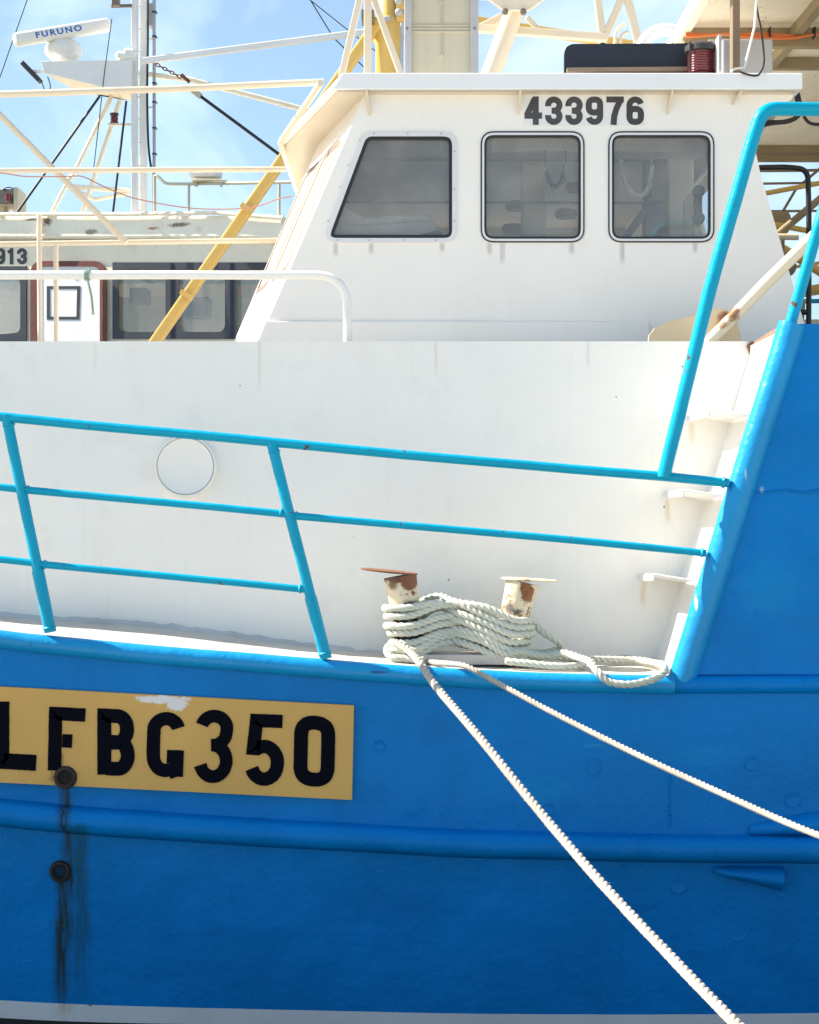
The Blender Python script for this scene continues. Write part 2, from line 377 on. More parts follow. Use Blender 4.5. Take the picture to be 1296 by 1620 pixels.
M['rustpost'] = paint('rusty cream bollard paint', (.66, .56, .40), .5, .12, .35, .5, (.35, .17, .06), chips=1.6, chip_col=(.20, .07, .025), bscale=1.4, stains_shade=[
    ('blot', X(632, .25), Z(911, .25), .10, .035, (.09, .028, .014), 1), ('blot', X(648, .25), Z(920, .25), .045, .045, (.17, .055, .02), 1), ('blot', X(622, .25), Z(922, .25), .03, .05, (.13, .05, .02), .9), ('blot', X(648, .25), Z(957, .25), .05, .03, (.05, .045, .045), .9),
    ('blot', X(834, .25), Z(936, .25), .035, .055, (.22, .075, .022), 1), ('blot', X(806, .25), Z(962, .25), .035, .035, (.12, .11, .10), .9), ('blot', X(818, .25), Z(968, .25), .03, .02, (.03, .028, .03), .9),
    ('blot', X(650, .25), Z(1010, .25), .12, .12, (.012, .012, .016), 1), ('blot', X(805, .25), Z(1015, .25), .12, .10, (.012, .012, .016), 1)])  # near-black blots paint the shade between rope turns onto the posts
M['rust'] = paint('rust', (.17, .07, .035), .75, .35, .6, .4, (.35, .2, .11))
M['drain'] = paint('rust blackened drain pipe', (.022, .012, .01), .7, .35, .6, .35, (.14, .06, .025))
M['blackpeel'] = paint('black paint peeling to cream', (.015, .015, .017), .45, .2, .3, chips=.95, chip_col=(.50, .43, .28))
M['orange'] = paint('orange cable', (.62, .16, .04), .5, .1, .1)
M['pink'] = paint('faded red cable', (.40, .20, .14), .5, .1, .1)
M['cable'] = paint('black cable', (.012, .012, .014), .5, .1, .1)
M['wcable'] = paint('white cable', (.75, .74, .72), .5, .05, .1)
M['reddoor'] = paint('red brown door frame', (.13, .025, .018), .5, .2, .3, chips=.4, chip_col=(.30, .24, .17))
M['winnavy'] = paint('navy window surround', (.022, .028, .042), .45, .15, .15, .2, (.12, .12, .13))
M['far'] = paint('far boat cream paint', (.88, .77, .60), .5, .05, .2, .3, (.45, .33, .2), streaks=.12)
M['fardoor'] = paint('far boat door paint', (.76, .75, .74), .4, .03, .1, .15)
M['fascia'] = paint('stained roof edge', (.88, .79, .65), .55, .07, .3, .45, (.38, .26, .15), chips=.18, chip_col=(.13, .07, .04),
    stains_shade=[('blot', X(62, 9.5), Z(345, 9.5), .07, .07, (.09, .05, .03), .9), ('blot', X(40, 9.5), Z(340, 9.5), .16, .02, (.12, .07, .04), .9), ('blot', X(35, 9.5), Z(372, 9.5), .2, .02, (.12, .06, .04), .9),
            ('blot', X(132, 9.5), Z(368, 9.5), .1, .04, (.2, .13, .08), .8), ('blot', X(275, 9.5), Z(368, 9.5), .16, .03, (.16, .09, .05), .9), ('blot', X(232, 9.5), Z(370, 9.5), .08, .02, (.35, .16, .05), .9),
            ('blot', X(440, 9.5), Z(348, 9.5), .07, .05, (.08, .05, .04), 1.0), ('blot', X(125, 9.5), Z(343, 9.5), .06, .02, (.3, .25, .05), .8), ('blot', X(300, 9.5), Z(342, 9.5), .15, .01, (.3, .2, .1), .8)])
M['farwhite'] = paint('far boat white paint', (.80, .79, .76), .4, .04, .1, .15, (.5, .42, .3))
M['radar'] = paint('radar white plastic', (.80, .78, .72), .3, .02, .03, .1)
M['radartext'] = paint('blue scanner lettering', (.02, .12, .42), .4, .05, .02)
M['inside'] = paint('cabin lining', (.78, .75, .69), .6, .05, .05)
M['insidedark'] = paint('cabin console', (.20, .22, .27), .5, .1, .05)
M['cloth'] = paint('pale dash cover', (.84, .84, .82), .8, .1, .2)
M['handset'] = paint('navy handset plastic', (.02, .04, .10), .4, .1, .05)
M['seafoam'] = paint('green grey rope tail', (.25, .34, .28), .8, .2, .2)
M['hole'] = paint('dark drain throat', (.008, .007, .006), .8, .2, .2)
def rope_mat(name, a, b):
    s = NT(name); f = s.ramp(s.noise(7, 4), .35, .65); c = s.mix(f, a, b)
    d = s.ramp(s.noise(60, 4, .7), .55, .8); c = s.mix(s.mt('MULTIPLY', d, .35), c, tuple(k*.6 for k in a))
    return s.bsdf(Base_Color=c, Roughness=.8, Normal=s.bump(s.noise(420, 2, .5), .5, .003), Sheen_Weight=.2)
M['rope'] = rope_mat('weathered pale green rope', (.47, .51, .44), (.58, .58, .49))
M['ropewhite'] = rope_mat('white mooring rope', (.36, .33, .28), (.46, .43, .37))
def glass_mat(name, tint, dust, dustcol):
    s = NT(name)
    tr = s.n('ShaderNodeBsdfTransparent', {'Color': tint}); gl = s.n('ShaderNodeBsdfGlossy', {'Color': (1, 1, 1), 'Roughness': .02})
    df = s.n('ShaderNodeBsdfDiffuse', {'Color': dustcol})
    fr = s.n('ShaderNodeFresnel', {'IOR': 1.5})
    dm = s.mt('MULTIPLY_ADD', s.ramp(s.noise(5, 5, .6), .35, .75), dust*.6, dust*.7)
    m1 = s.n('ShaderNodeMixShader', {0: dm, 1: tr.outputs[0], 2: df.outputs[0]})
    m2 = s.n('ShaderNodeMixShader', {0: fr.outputs[0], 1: m1.outputs[0], 2: gl.outputs[0]})
    s.t.links.new(m2.outputs[0], s.out.inputs[0]); return s.m
M['glass'] = glass_mat('dusty tinted glass', (.92, .92, .91), .12, (.74, .70, .64))
M['glassfront'] = paint('cream reflection front pane', (.52, .44, .33), .55, .05, .03, spec=.1)  # opaque cream: the hood's reflection put into the pane colour
M['glassfar'] = glass_mat('far cabin glass', (.8, .8, .8), .16, (.5, .46, .4))
def water_mat():
    s = NT('harbour water'); h = s.mt('ADD', s.noise(1.6, 4, .55, None, .6), s.mt('MULTIPLY', s.noise(7, 3), .3))
    return s.bsdf(Base_Color=(.01, .045, .05), Roughness=.05, IOR=1.33, Normal=s.bump(h, 1.0, .14))
M['water'] = water_mat()
def quay_mat():
    s = NT('quay concrete'); c = s.mix(s.ramp(s.noise(1.5, 6), .3, .7), (.50, .46, .40), (.60, .57, .51)); c = s.mix(s.mt('MULTIPLY', s.ramp(s.noise(30, 6, .7), .5, .8), .5), c, (.3, .28, .25))
    return s.bsdf(Base_Color=c, Roughness=.85, Normal=s.bump(s.noise(40, 6), .4, .01))
M['quay'] = quay_mat()

# ------------------------------------------------------------------ setting: water and quay
bm = BM()
v = [bm.verts.new(p) for p in ((-2500, -2500, 0), (2500, -2500, 0), (2500, 2500, 0), (-2500, 2500, 0))]; bm.faces.new(v)
o = obj('water', bm, M['water']); o['kind'] = 'structure'
bm = box(BM(), (-60, -40, -3), (60, -2.0, .8))
o = obj('quay', bm, M['quay'], bevel=.03); o['kind'] = 'structure'

# ------------------------------------------------------------------ main trawler
BOAT = thing('fishing_trawler', 'bright blue and white steel trawler with yellow number board on its hull, filling the foreground', 'fishing boat', (0, 3.4, 0))
WY, UD, HW, EV = .62, 3.172, 1.40, 1.30        # inner wall depth, upper deck height, wheelhouse wall depth, eave depth
FAR = 6.8                                      # far side of the hull
def plan(x):                                   # hull side depth: parallel amidships, closing to the bow
    if x > -2.6: return 0.0
    t = min((-2.6 - x) / 5.2, 1); return 3.4 * t ** 1.8
T_top = [(-700, 905), (0, 996), (250, 1021), (560, 1046), (760, 1060), (1060, 1068), (1296, 1068), (2600, 1066)]      # gunwale pipe top
T_str = [(-700, 1205), (0, 1290), (400, 1320), (800, 1340), (1296, 1348), (2600, 1346)]                               # lower strake centre
T_wht = [(-700, 1530), (0, 1583), (420, 1597), (900, 1605), (1296, 1603), (2600, 1595)]                               # white stripe top
T_blk = [(-700, 1560), (0, 1611), (420, 1623), (900, 1632), (1296, 1632), (2600, 1625)]
def px_of(x): return CX + x / mpp(0)
def flare(t): return .02 * t if t < 1 else .02 + (t - 1) * .06
def hull_row(x, v):
    """v: 0 gunwale, 1 strake, 2 stripe top, 2.1 stripe bottom, 3 under water"""
    p = px_of(x)
    zt, zs, zw, zb = (Z(smooth_tab(T, p), yy) for T, yy in ((T_top, 0), (T_str, .02), (T_wht, flare(2)), (T_blk, flare(2.1)))); zt -= .035
    if v <= 1: z = zt + (zs-zt)*v
    elif v <= 2: z = zs + (zw-zs)*(v-1)
    elif v <= 2.1: z = zw + (zb-zw)*(v-2)*10
    else: z = zb + (-.5-zb)*(v-2.1)/.9
    return Vector((x, plan(x) + flare(v), z))
xs = [-7.8 + .2*k for k in range(28)] + [-2.2 + .035*k for k in range(126)] + [2.3 + .3*k for k in range(24)]
def hull_strip(vs, y_off=0.0, disp=True):
    bm = BM(); grid = []
    for x in xs:
        row = []
        for v in vs:
            p = hull_row(x, v)
            if disp:
                n = noise.noise(Vector((p.x*2.1, 3.7, p.z*2.6)))*.0055 + noise.noise(Vector((p.x*6, 1.1, p.z*6)))*.0018 + noise.noise(Vector((p.x*15, 8.1, p.z*15)))*.0006
                p.y += n
            p.y += y_off; row.append(bm.verts.new(p))
        grid.append(row)
    for a, b in zip(grid, grid[1:]):
        for k in range(len(vs)-1): bm.faces.new((a[k], b[k], b[k+1], a[k+1]))
    return bm
hull = obj('hull', hull_strip([k/22 for k in range(0, 45)]), M['hull_blue'], BOAT, smooth=True, angle=180)
M['stripe'] = paint('waterline white stripe', (.62, .63, .66), .45, .04, .1, .25, (.4, .33, .25), stains_shade=[('drip', X(100), Z(1585), Z(1620), .05, (.45, .3, .15), .6), ('blot', X(137), Z(1598), .012, .01, (.25, .1, .03), .9)])
M['antifoul'] = paint('black underwater paint', (.012, .012, .016), .5, .2, .2)
obj('waterline_stripe', hull_strip([2.0, 2.05, 2.1]), M['stripe'], BOAT, smooth=True, angle=180)
obj('underwater_hull', hull_strip([2.1, 2.4, 2.7, 3.0]), M['antifoul'], BOAT, smooth=True, angle=180)
# the far side and stern close the hull
bm = BM(); far = []
for x in xs[::4] + [xs[-1]]:
    yy = FAR - plan(x); a = hull_row(x, 0); far.append((bm.verts.new((x, yy, UD if x > -3 else a.z + .1)), bm.verts.new((x, yy-.3, -.5))))
for a, b in zip(far, far[1:]): bm.faces.new((a[0], b[0], b[1], a[1]))
e = xs[-1]; v = [bm.verts.new(p) for p in ((e, 0, UD), (e, FAR, UD), (e, FAR, -.5), (e, 0, -.5))]; bm.faces.new(v)
obj('far_hull_side', bm, M['hull_blue'], BOAT)

def half_pipe_along(table, r, x0, x1, dy=0.0, step=.03, amp=.003, squash=1.0, v=None):
    pts = []; x = x0
    while x <= x1:
        z = Z(smooth_tab(table, px_of(x)))
        q = Vector((x, plan(x) + dy, z - r)); q.y += noise.noise(Vector((x*3, 0, 0)))*amp; q.z += noise.noise(Vector((x*2.2, 5, 0)))*amp; pts.append(q); x += step
    return pts
XE = X(1062)
# rounded gunwale rubbing bar, runs into the bulwark seam at the right
g1 = half_pipe_along(T_top, .040, -7.6, XE + .02)
bm = tube(BM(), g1, [.040 + noise.noise(Vector((p.x*4, 2, 2)))*.002 for p in g1], 20); gun = obj('gunwale_bar', bm, M['cap_blue'], BOAT, smooth=True, angle=80)
g2 = half_pipe_along(T_top, .038, XE - .05, 9.0, dy=.004)
bm = tube(BM(), g2, .038, 20); obj('bulwark_bar', bm, M['hull_blue'], BOAT, smooth=True, angle=80)
# lower rubbing strake: D section, upper slope lighter by the sky it faces
def dsec(pts, prof):
    bm = BM(); rings = []
    for p in pts: rings.append([bm.verts.new(p + Vector((0, y, z))) for y, z in prof])
    for a, b in zip(rings, rings[1:]):
        for k in range(len(prof)-1): bm.faces.new((a[k], a[k+1], b[k+1], b[k]))
    bm.faces.new(rings[0]); bm.faces.new(rings[-1]); return bm
s1 = []
x = -7.6
while x < 9:
    z = Z(smooth_tab(T_str, px_of(x))); s1.append(Vector((x, plan(x) + .02 + noise.noise(Vector((x*2.5, 4, 1)))*.004, z + noise.noise(Vector((x*2.1, 9, 1)))*.003))); x += .03
prof = [(.03, .068), (-.004, .066)] + [(-.028 - .055*math.sin(R(a)), .012 + .052*math.cos(R(a))) for a in range(20, 181, 16)] + [(-.005, -.052), (.03, -.052)]
obj('rubbing_strake', dsec(s1, prof), M['hull_blue'], BOAT, smooth=True, angle=60)
# stepped doubler ends on the strake at the right
def doubler(pl, bulge, base):
    bm = BM(); n = 12; rings = []
    for k in range(n+1):
        t = k/n; ((xt, yt), (xb, yb)) = pl(t); rg = []
        for j in range(9):
            u = j/8; a = math.pi*u
            p = P(xt+(xb-xt)*u, yt+(yb-yt)*u, 0); p.y = base - bulge*math.sin(a)**.6*min(1, t*4+.15); rg.append(bm.verts.new(p))
        rings.append(rg)
    for a, b in zip(rings, rings[1:]):
        for j in range(8): bm.faces.new((a[j], a[j+1], b[j+1], b[j]))
    bm.faces.new(rings[-1]); bm.faces.new(rings[0]); return bm
obj('strake_doubler', doubler(lambda t: ((1130+110*t, 1371), (1128+109*t, 1385+27*t)), .07, .035), M['hull_blue'], BOAT, smooth=True, angle=50)
obj('strake_doubler', doubler(lambda t: ((1188+400*t, 1306-24*min(1, t*3.5)), (1186+400*t, 1322)), .06, .012), M['hull_blue'], BOAT, smooth=True, angle=50)
# vertical weld seam and a horizontal one on the bulwark
bm = BM(); y = 1096
while y < 1312:
    p = P(1060 + 1.2*math.sin(y*.2), y); p.y = plan(p.x) + .003 + (y-1096)/216*.012
    bmesh.ops.create_uvsphere(bm, u_segments=8, v_segments=5, radius=1, matrix=Matrix.Translation(p) @ Matrix.Diagonal((.008*random.uniform(.7, 1.2), .0055, .0065, 1))); y += 4.6
o = obj('weld_seam', bm, M['hull_blue'], BOAT, smooth=True, angle=180)
for (px, py, r) in ((940, 1213, .032), (1190, 1208, .028), (1255, 1266, .03), (868, 1281, .024), (1075, 1404, .032), (1172, 1480, .036), (600, 1180, .02)):
    c = P(px, py); y0 = flare(1 + max(0, (py-1345)/255)) if py > 1345 else flare((py-1060)/285)
    bm = lathe(BM(), [(r*1.12, .008), (r*1.08, -.003), (r*.98, -.006), (r*.86, -.003), (r*.6, -.0015), (.001, -.001)], (c.x, y0, c.z), (0, 1, 0), 28); obj('welded_plug', bm, M['hull_blue'], BOAT, smooth=True, angle=180)
bm = BM(); q = [P(x, 778 + 1.6*math.sin(x*.09) - (x-1185)*.012 + noise.noise(Vector((x*.08, 0, 0)))*1.5, .006) for x in range(1182, 1420, 7)]
tube(bm, q, .0035, 6); obj('weld_seam', bm, M['hull_blue'], BOAT, smooth=True, angle=180)
# drain pipes; flat near-black discs paint the shade inside their throats
for (px, py, r) in ((105, 1229, .040), (93, 1381, .038)):
    c = P(px, py); v0 = -.020 if py < 1300 else .028
    bm = lathe(BM(), [(r*.72, .06), (r*.72, -.010), (r*.86, -.016), (r*1.08, -.012), (r*1.22, .004), (r*1.25, .05)], (c.x, v0, c.z), (0, 1, 0), 28)
    bmesh.ops.delete(bm, geom=[f for f in bm.faces if len(f.verts) > 4], context='FACES')
    d = obj('drain_pipe', bm, M['drain'], BOAT, smooth=True)
    bm = lathe(BM(), [(r*.74, 0), (r*.70, .01)], (c.x, -.0185 if py < 1300 else v0+.012, c.z), (0, 1, 0), 28); obj('drain_throat', bm, M['hole'], d)
# number board
NB = [(-60, 1083), (560, 1116), (557, 1265.5), (-60, 1235)]
board = obj('number_board', plate(NB, [], -.016, .03), M['yellowboard'], BOAT, bevel=.002)
def sx(x, y): return (x, y)
slope = .0515
def G(paths, wd=25):
    q = [roughen([(x, y) for x, y in p], 1) for p in paths]
    bm = stroke_glyph(BM(), q, wd, -.0205, -.0155, .55); return obj('letter', bm, M['black'], board)
G([[(2, 1110), (2, 1204), (57, 1207)]], 25)
G([[(135, 1131.5), (88, 1129), (86, 1219)], [(98.5, 1172), (114, 1172.8)]], 21)
G([[(165, 1225.5), (165, 1132), (185, 1133)] + arc(187, 1154, 14, 20.5, 80, -80, 12) + [(168, 1174)],
   [(168, 1174.5), (186, 1175)] + arc(187, 1195, 15, 21.5, 70, -90, 12) + [(168, 1215.6)]], 22)
G([arc(263, 1156, 19.5, 19, 12, 180, 16) + [(242.5, 1185)] + arc(261, 1196, 18.5, 23, 180, 285, 10) + [(276, 1218), (280, 1229)], [(264, 1197), (290.5, 1198)], [(280, 1194), (279, 1229)]], 21)
G([arc(339, 1152, 20, 19, 165, 0, 14) + arc(338, 1156, 20.5, 23, 0, -85, 8) + [(334, 1179)] , [(338, 1180)] + arc(337, 1204, 21, 25, 75, -165, 18)], 20)
G([[(447, 1141.5), (406, 1140), (401, 1184)] + arc(418, 1207, 21, 26, 120, -160, 18)], 21)
G([rpoly([(477, 1142), (520, 1145), (518, 1235), (475, 1232)], [26, 26, 26, 26], 8) + rpoly([(477, 1142), (520, 1145), (518, 1235), (475, 1232)], [26, 26, 26, 26], 8)[:1]], 22)

# side deck strip behind the gunwale bar
bm = BM(); T_back = [(-700, 880), (0, 974), (250, 992), (560, 1030), (800, 1038), (1060, 1041), (1300, 1041)]; rows = []
for k in range(0, 130):
    x = -4.6 + k*.0445
    if x > XE + .12: break
    pf = Vector((x, plan(x) - .01, Z(smooth_tab(T_top, px_of(x))) - .012))
    px = CX + x / mpp(WY); b = Vector((x, WY + .02, Z(smooth_tab(T_back, px), WY)))
    r = []
    for j in range(7):
        t = j/6; q = pf.lerp(b, t); q.z += noise.noise(Vector((q.x*9, q.y*9, 0)))*.003; r.append(bm.verts.new(q))
    rows.append(r)
for a, b in zip(rows, rows[1:]):
    for j in range(6): bm.faces.new((a[j], b[j], b[j+1], a[j+1]))
obj('side_deck', bm, M['deckcap'], BOAT, smooth=True, angle=180)

# white inner wall of the raised deckhouse
ZT = Z(540, WY)
bm = BM(); rows = []
for k in range(0, 90):
    x = -4.9 + k*.0735
    if x > 1.66: break
    r = []
    for j in range(18):
        z = 1.55 + (ZT-1.55)*j/17; q = Vector((x, WY, z))
        if 0 < j < 17: q.y += noise.noise(Vector((x*1.3, 7, z*1.6)))*.010 + noise.noise(Vector((x*3.2, 2, z*3)))*.003
        r.append(bm.verts.new(q))
    rows.append(r)
for a, b in zip(rows, rows[1:]):
    for j in range(17): bm.faces.new((a[j], b[j], b[j+1], a[j+1]))
back = [[bm.verts.new(Vector((r[-1].co.x, WY+.035, ZT))) , bm.verts.new(Vector((r[-1].co.x, WY+.035, UD-.3)))] for r in rows]
for i in range(len(rows)-1):
    bm.faces.new((rows[i][-1], rows[i+1][-1], back[i+1][0], back[i][0])); bm.faces.new((back[i][0], back[i+1][0], back[i+1][1], back[i][1]))
obj('deckhouse_wall', bm, M['white'], BOAT, smooth=True, angle=30)
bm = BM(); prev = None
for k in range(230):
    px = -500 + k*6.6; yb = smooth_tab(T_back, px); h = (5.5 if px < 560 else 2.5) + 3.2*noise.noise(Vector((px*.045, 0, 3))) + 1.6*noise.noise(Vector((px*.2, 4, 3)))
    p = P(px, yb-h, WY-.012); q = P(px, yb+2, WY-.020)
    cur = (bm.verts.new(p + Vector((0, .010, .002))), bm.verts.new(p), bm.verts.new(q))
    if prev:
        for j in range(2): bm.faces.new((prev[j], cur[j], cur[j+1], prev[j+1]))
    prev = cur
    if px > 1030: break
obj('caulk_shadow_strip', bm, M['caulk_shade'], BOAT, smooth=True)  # ragged grey caulk line that also paints in the wall's shadow
c = P(295, 738, WY); r = 49*mpp(WY)
bm = lathe(BM(), [(r*.88, .0), (r*.905, -.030), (r*.93, -.038), (r*.965, -.038), (r*.995, -.030), (r*1.01, -.002), (r*1.02, .012)], (c.x, WY, c.z), (0, 1, 0), 56)
port = obj('porthole_rim', bm, M['white'], BOAT, smooth=True, angle=60)
bm = lathe(BM(), [(r*.92, .004), (r*.90, -.036), (r*.84, -.032), (r*.6, -.023), (r*.3, -.018), (.001, -.016)], (c.x, WY, c.z), (0, 1, 0), 56)
obj('blanking_plate', bm, M['white'], port, smooth=True, angle=60)
bm = lathe(BM(), [(r*.896, -.01), (r*.896, -.0365), (r*.908, -.0375), (r*.915, -.01)], (c.x, WY, c.z), (0, 1, 0), 56); obj('crevice_shade_ring', bm, M['caulk_shade'], port, smooth=True, angle=60)  # grey ring paints in the dark crevice round the plate

# upper deck
bm = BM()
for lo, hi in (((-4.8, WY+.036, UD-.06), (1.52, FAR-.2, UD-.02)), ((1.54, .07, UD-.06), (9.1, FAR-.2, UD-.02))): box(bm, lo, hi)
obj('upper_deck', bm, M['deckgrey'], BOAT)
bm = box(BM(), (-4.8, WY+.04, .9), (-4.74, FAR-.2, UD-.061)); obj('deckhouse_front', bm, M['white'], BOAT)

# raised bulwark at the right: front plating, bright inner edge face, slanted rounded edge
def edge(t): return P(1083 + (1256-1083)*t, 1068 + (512-1068)*t, 0)     # centre of the slanted pipe
e0, e1 = edge(0), edge(1)
ZB = e1.z
bm = BM(); rows = []
for k in range(0, 40):
    r = []
    for j in range(22):
        t = j/21; b = e0.lerp(e1, t); u = k/39; x = b.x + (9.1-b.x)*u**2.2; z = b.z
        y = .012 + (noise.noise(Vector((x*2.3, 1, z*2.6)))*.006 + noise.noise(Vector((x*7, 4, z*7)))*.0018 if 0 < j < 21 else 0); r.append(bm.verts.new((x, y, z)))
    rows.append(r)
for a, b in zip(rows, rows[1:]):
    for j in range(21): bm.faces.new((a[j], b[j], b[j+1], a[j+1]))
top = [bm.verts.new((r[-1].co.x, .075, ZB)) for r in rows]
for i in range(len(rows)-1): bm.faces.new((rows[i][-1], rows[i+1][-1], top[i+1], top[i]))
bul = obj('bulwark_plate', bm, M['hull_blue'], BOAT, smooth=True, angle=40)
pts = [e0 + (e1-e0)*(k/30) + Vector((0, .028, 0)) for k in range(-1, 31)]
pts = [p + noise.noise_vector(p*2.5)*.004 for p in pts]
bm = tube(BM(), pts, .058, 24); obj('bulwark_edge_bar', bm, M['cap_blue'], BOAT, smooth=True, angle=80)
# inner face (sunlit white): from the wall corner line to the hull edge
def inner(t, y):                               # t along height, y depth
    lo = P(1036, 1050, WY); hi = P(1193, 540, WY)
    near_lo = e0 + Vector((-.040, .02, 0)); near_hi = e1 + Vector((-.042, .02, 0)); k = (y-.02)/(WY-.02)
    a = near_lo.lerp(lo, k); b = near_hi.lerp(hi, k); a.y = b.y = y; return a.lerp(b, t)
bm = BM(); rows = []
for j in range(13):
    rows.append([bm.verts.new(inner(-.12 + 1.12*j/12, .02 + (WY-.01)*k/6)) for k in range(7)])
for a, b in zip(rows, rows[1:]):
    for k in range(6): bm.faces.new((a[k], a[k+1], b[k+1], b[k]))
obj('bulwark_end_plate', bm, M['white'], BOAT, smooth=True, angle=180)
bm = BM(); beam(bm, P(1186, 545, WY-.006), P(1194, 566, WY-.006), .03, .03); obj('rusty_bracket', bm, M['rust'], BOAT)
# steps
for (lx, ly, fx, fy, rx, ry, dx, dy) in ((1091, 657, 1124, 647, 1188, 655, 1146, 667), (1054, 777, 1083, 774, 1143, 782, 1112, 792), (1013, 908, 1036, 907, 1097, 917, 1070, 920)):
    a = P(lx, ly, WY); b = P(fx, fy, .10); c = P(rx, ry, .055); x2 = a.x + (c.x - b.x) + .02
    d = P(dx+6, dy, WY); th = Vector((0, 0, -.008))
    bm = prism(BM(), [a, b, c, d], th)
    st = obj('step', bm, M['white'], BOAT, bevel=.002)
    bm = prism(BM(), [a + Vector((-.001, 0, -.004)), b + Vector((-.001, 0, -.004)), b + Vector((-.001, 0, -.030)), a + Vector((-.001, 0, -.030))], (-.006, 0, 0)); obj('step_lip', bm, M['white'], st)
# rails in front
def pipe(name, pts, r, m='rail_blue', parent=BOAT, seg=16, wob=.0018, rad=None, ds=.05):
    if rad: pts = bent(pts, rad)
    q = []
    for a, b in zip(pts, pts[1:]):
        a = Vector(a); b = Vector(b); n = max(1, int((b-a).length/ds)); q += [a.lerp(b, k/n) for k in range(n)]
    q.append(Vector(pts[-1])); q = [p + noise.noise_vector(p*2.3)*wob for p in q]
    return obj(name, tube(BM(), q, r, seg), M[m], parent, smooth=True, angle=70)
ry = .0; m1 = mpp(ry)
RT = [(-500, 612), (0, 659), (120, 671), (428, 699), (640, 719), (900, 742), (1050, 754), (1153, 764)]
pipe('top_rail', [P(x, y, ry) for x, y in RT], 7.6*m1)
for tb in ([(-500, 725), (0, 770.5), (32, 774)], [(34, 774.6), (250, 794), (455, 813)], [(458, 815), (700, 836), (900, 854), (1117, 875)]):
    pipe('middle_rail', [P(x, y, ry) for x, y in tb], 6*m1)
for tb in ([(-500, 845), (0, 885), (58, 891)], [(60, 892), (280, 913), (486, 933)]):
    pipe('lower_rail', [P(x, y, ry) for x, y in tb], 5.8*m1)
for (x0, y0, x1, y1) in ((-430, 620, -352, 955), (10, 657, 80, 1000), (430, 700, 516, 1042)):
    mx_, my_ = x0+(x1-x0)*.70, y0+(y1-y0)*.70
    p = pipe('rail_post', [P(x0, y0, ry), P(x1, y1, ry)], 8.6*m1)
    bm = tube(BM(), [P(mx_+(x1-mx_)*.05, my_+(y1-my_)*.05, ry), P(x1, y1, ry)], 9.8*m1, 16); obj('post_sleeve', bm, M['rail_blue'], p, smooth=True, angle=60)
def collar(px, py, dx, dy, r, parent=BOAT):
    n = math.hypot(dx, dy); a = P(px, py, ry); b = P(px + dx/n*4, py + dy/n*4, ry)
    bm = tube(BM(), [a, a.lerp(b, .4), b], [r*1.35, r*1.22, r*1.02], 14); return obj('weld_collar', bm, M['rail_blue'], parent, smooth=True, angle=180)
for (px, py, dx, dy, r) in ((31, 773.6, -5, -.5, 6), (43, 775, 5, .5, 6), (446, 811.5, -5, -.4, 6), (468, 816, 5, .4, 6), (57, 890.5, -5, -.5, 6), (70, 893, 5, .5, 6), (476, 931.5, -5, -.4, 6), (14, 672, 2, 8, 8), (434, 714, 2, 9, 8), (78.5, 994, -1.5, -8, 9), (514, 1034, -2, -8, 9), (1053, 748, 2, -8, 10), (1112, 874.5, -5, -.5, 6.5), (1146, 763.5, -5, -.5, 8)):
    collar(px, py, dx, dy, r*m1)
pipe('grab_rail', [P(1050, 756, ry-.01), P(1122, 462, ry-.03), P(1192, 215, ry-.03), P(1207, 172, ry-.03), P(1400, 174, ry+.1), P(1520, 174, ry+.15)], 11*m1, rad=.13)
pipe('grab_rail', [P(1248, 522, .10), P(1302, 335, .10), P(1350, 176, .12)], 9.5*m1)

# bollards on the side deck
BY = .30
def Pb(px, py): return P(px, py, BY)
mb = mpp(BY)
for (tx, ty, bx, by, sgn) in ((633, 911, 655, 1040, -1), (827, 921, 797, 1044, 1)):
    a, b = Pb(bx, by), Pb(tx, ty); bm = BM(); n = 14
    lathe(bm, [((21.5 + 5*(k/n)**2)*mb, (b-a).length*k/n) for k in range(n+1)], a, b-a, 28)
    po = obj('bollard', bm, M['rustpost'], BOAT, smooth=True, angle=60)
    if sgn < 0: poly = [(570, 899), (604, 903)]; cx0, cx1, yc0, yc1 = 571, 661, 898, 907
    else: cx0, cx1, yc0, yc1 = 793, 883, 913, 918
    bm = BM(); c0, c1 = Pb(cx0, yc0), Pb(cx1, yc1); mid = (c0+c1)/2; rx = (c1-c0).length/2; ax = (c1-c0).normalized(); ay = Vector((0, 1, .02)).normalized()
    ring = [mid + ax*rx*math.cos(2*math.pi*k/36) + ay*.082*math.sin(2*math.pi*k/36) for k in range(36)]
    prism(bm, ring, ax.cross(ay).normalized()*(.008 if ax.cross(ay).z < 0 else -.008)); obj('bollard_cap', bm, M['rust'] if sgn < 0 else M['rustpost'], po, bevel=.002)
bm = BM(); pbox(bm, 622, 1036, 836, 1052, .2, .44); obj('bollard_base', bm, M['deckcap'], BOAT, bevel=.004)

# ------------------------------------------------------------------ ropes (three twisted strands each)
def rope_mesh(bm, path, r, lay=None, ds=.007, seg=7, tail=True):
    pts = spline(path, ds); fr = frames(pts); lay = lay or r*5.4
    for s in range(3):
        st = []
        for i, p in enumerate(pts):
            a = 2*math.pi*(i*ds/lay + s/3); t, u, v = fr[i]
            st.append(p + (u*math.cos(a) + v*math.sin(a))*r*.475)
        tube(bm, st, [r*.56*(1+noise.noise(q*40)*.09) for q in st], seg)
    return pts
def fuzz(bm, pts, r, n, ln=.02):
    for _ in range(n):
        i = random.randrange(2, len(pts)-2); p = pts[i]; t = (pts[i+1]-pts[i-1]).normalized(); d = (t.orthogonal() @ Matrix.Rotation(random.uniform(0, 6.28), 3, t)).normalized()
        a = p + d*r*.9; b = a + (d*.6 + t*random.uniform(-1, 1)).normalized()*ln*random.uniform(.4, 1)
        tube(bm, [a, (a+b)/2 + d*ln*.1, b], .0006, 3)
RR = .0165
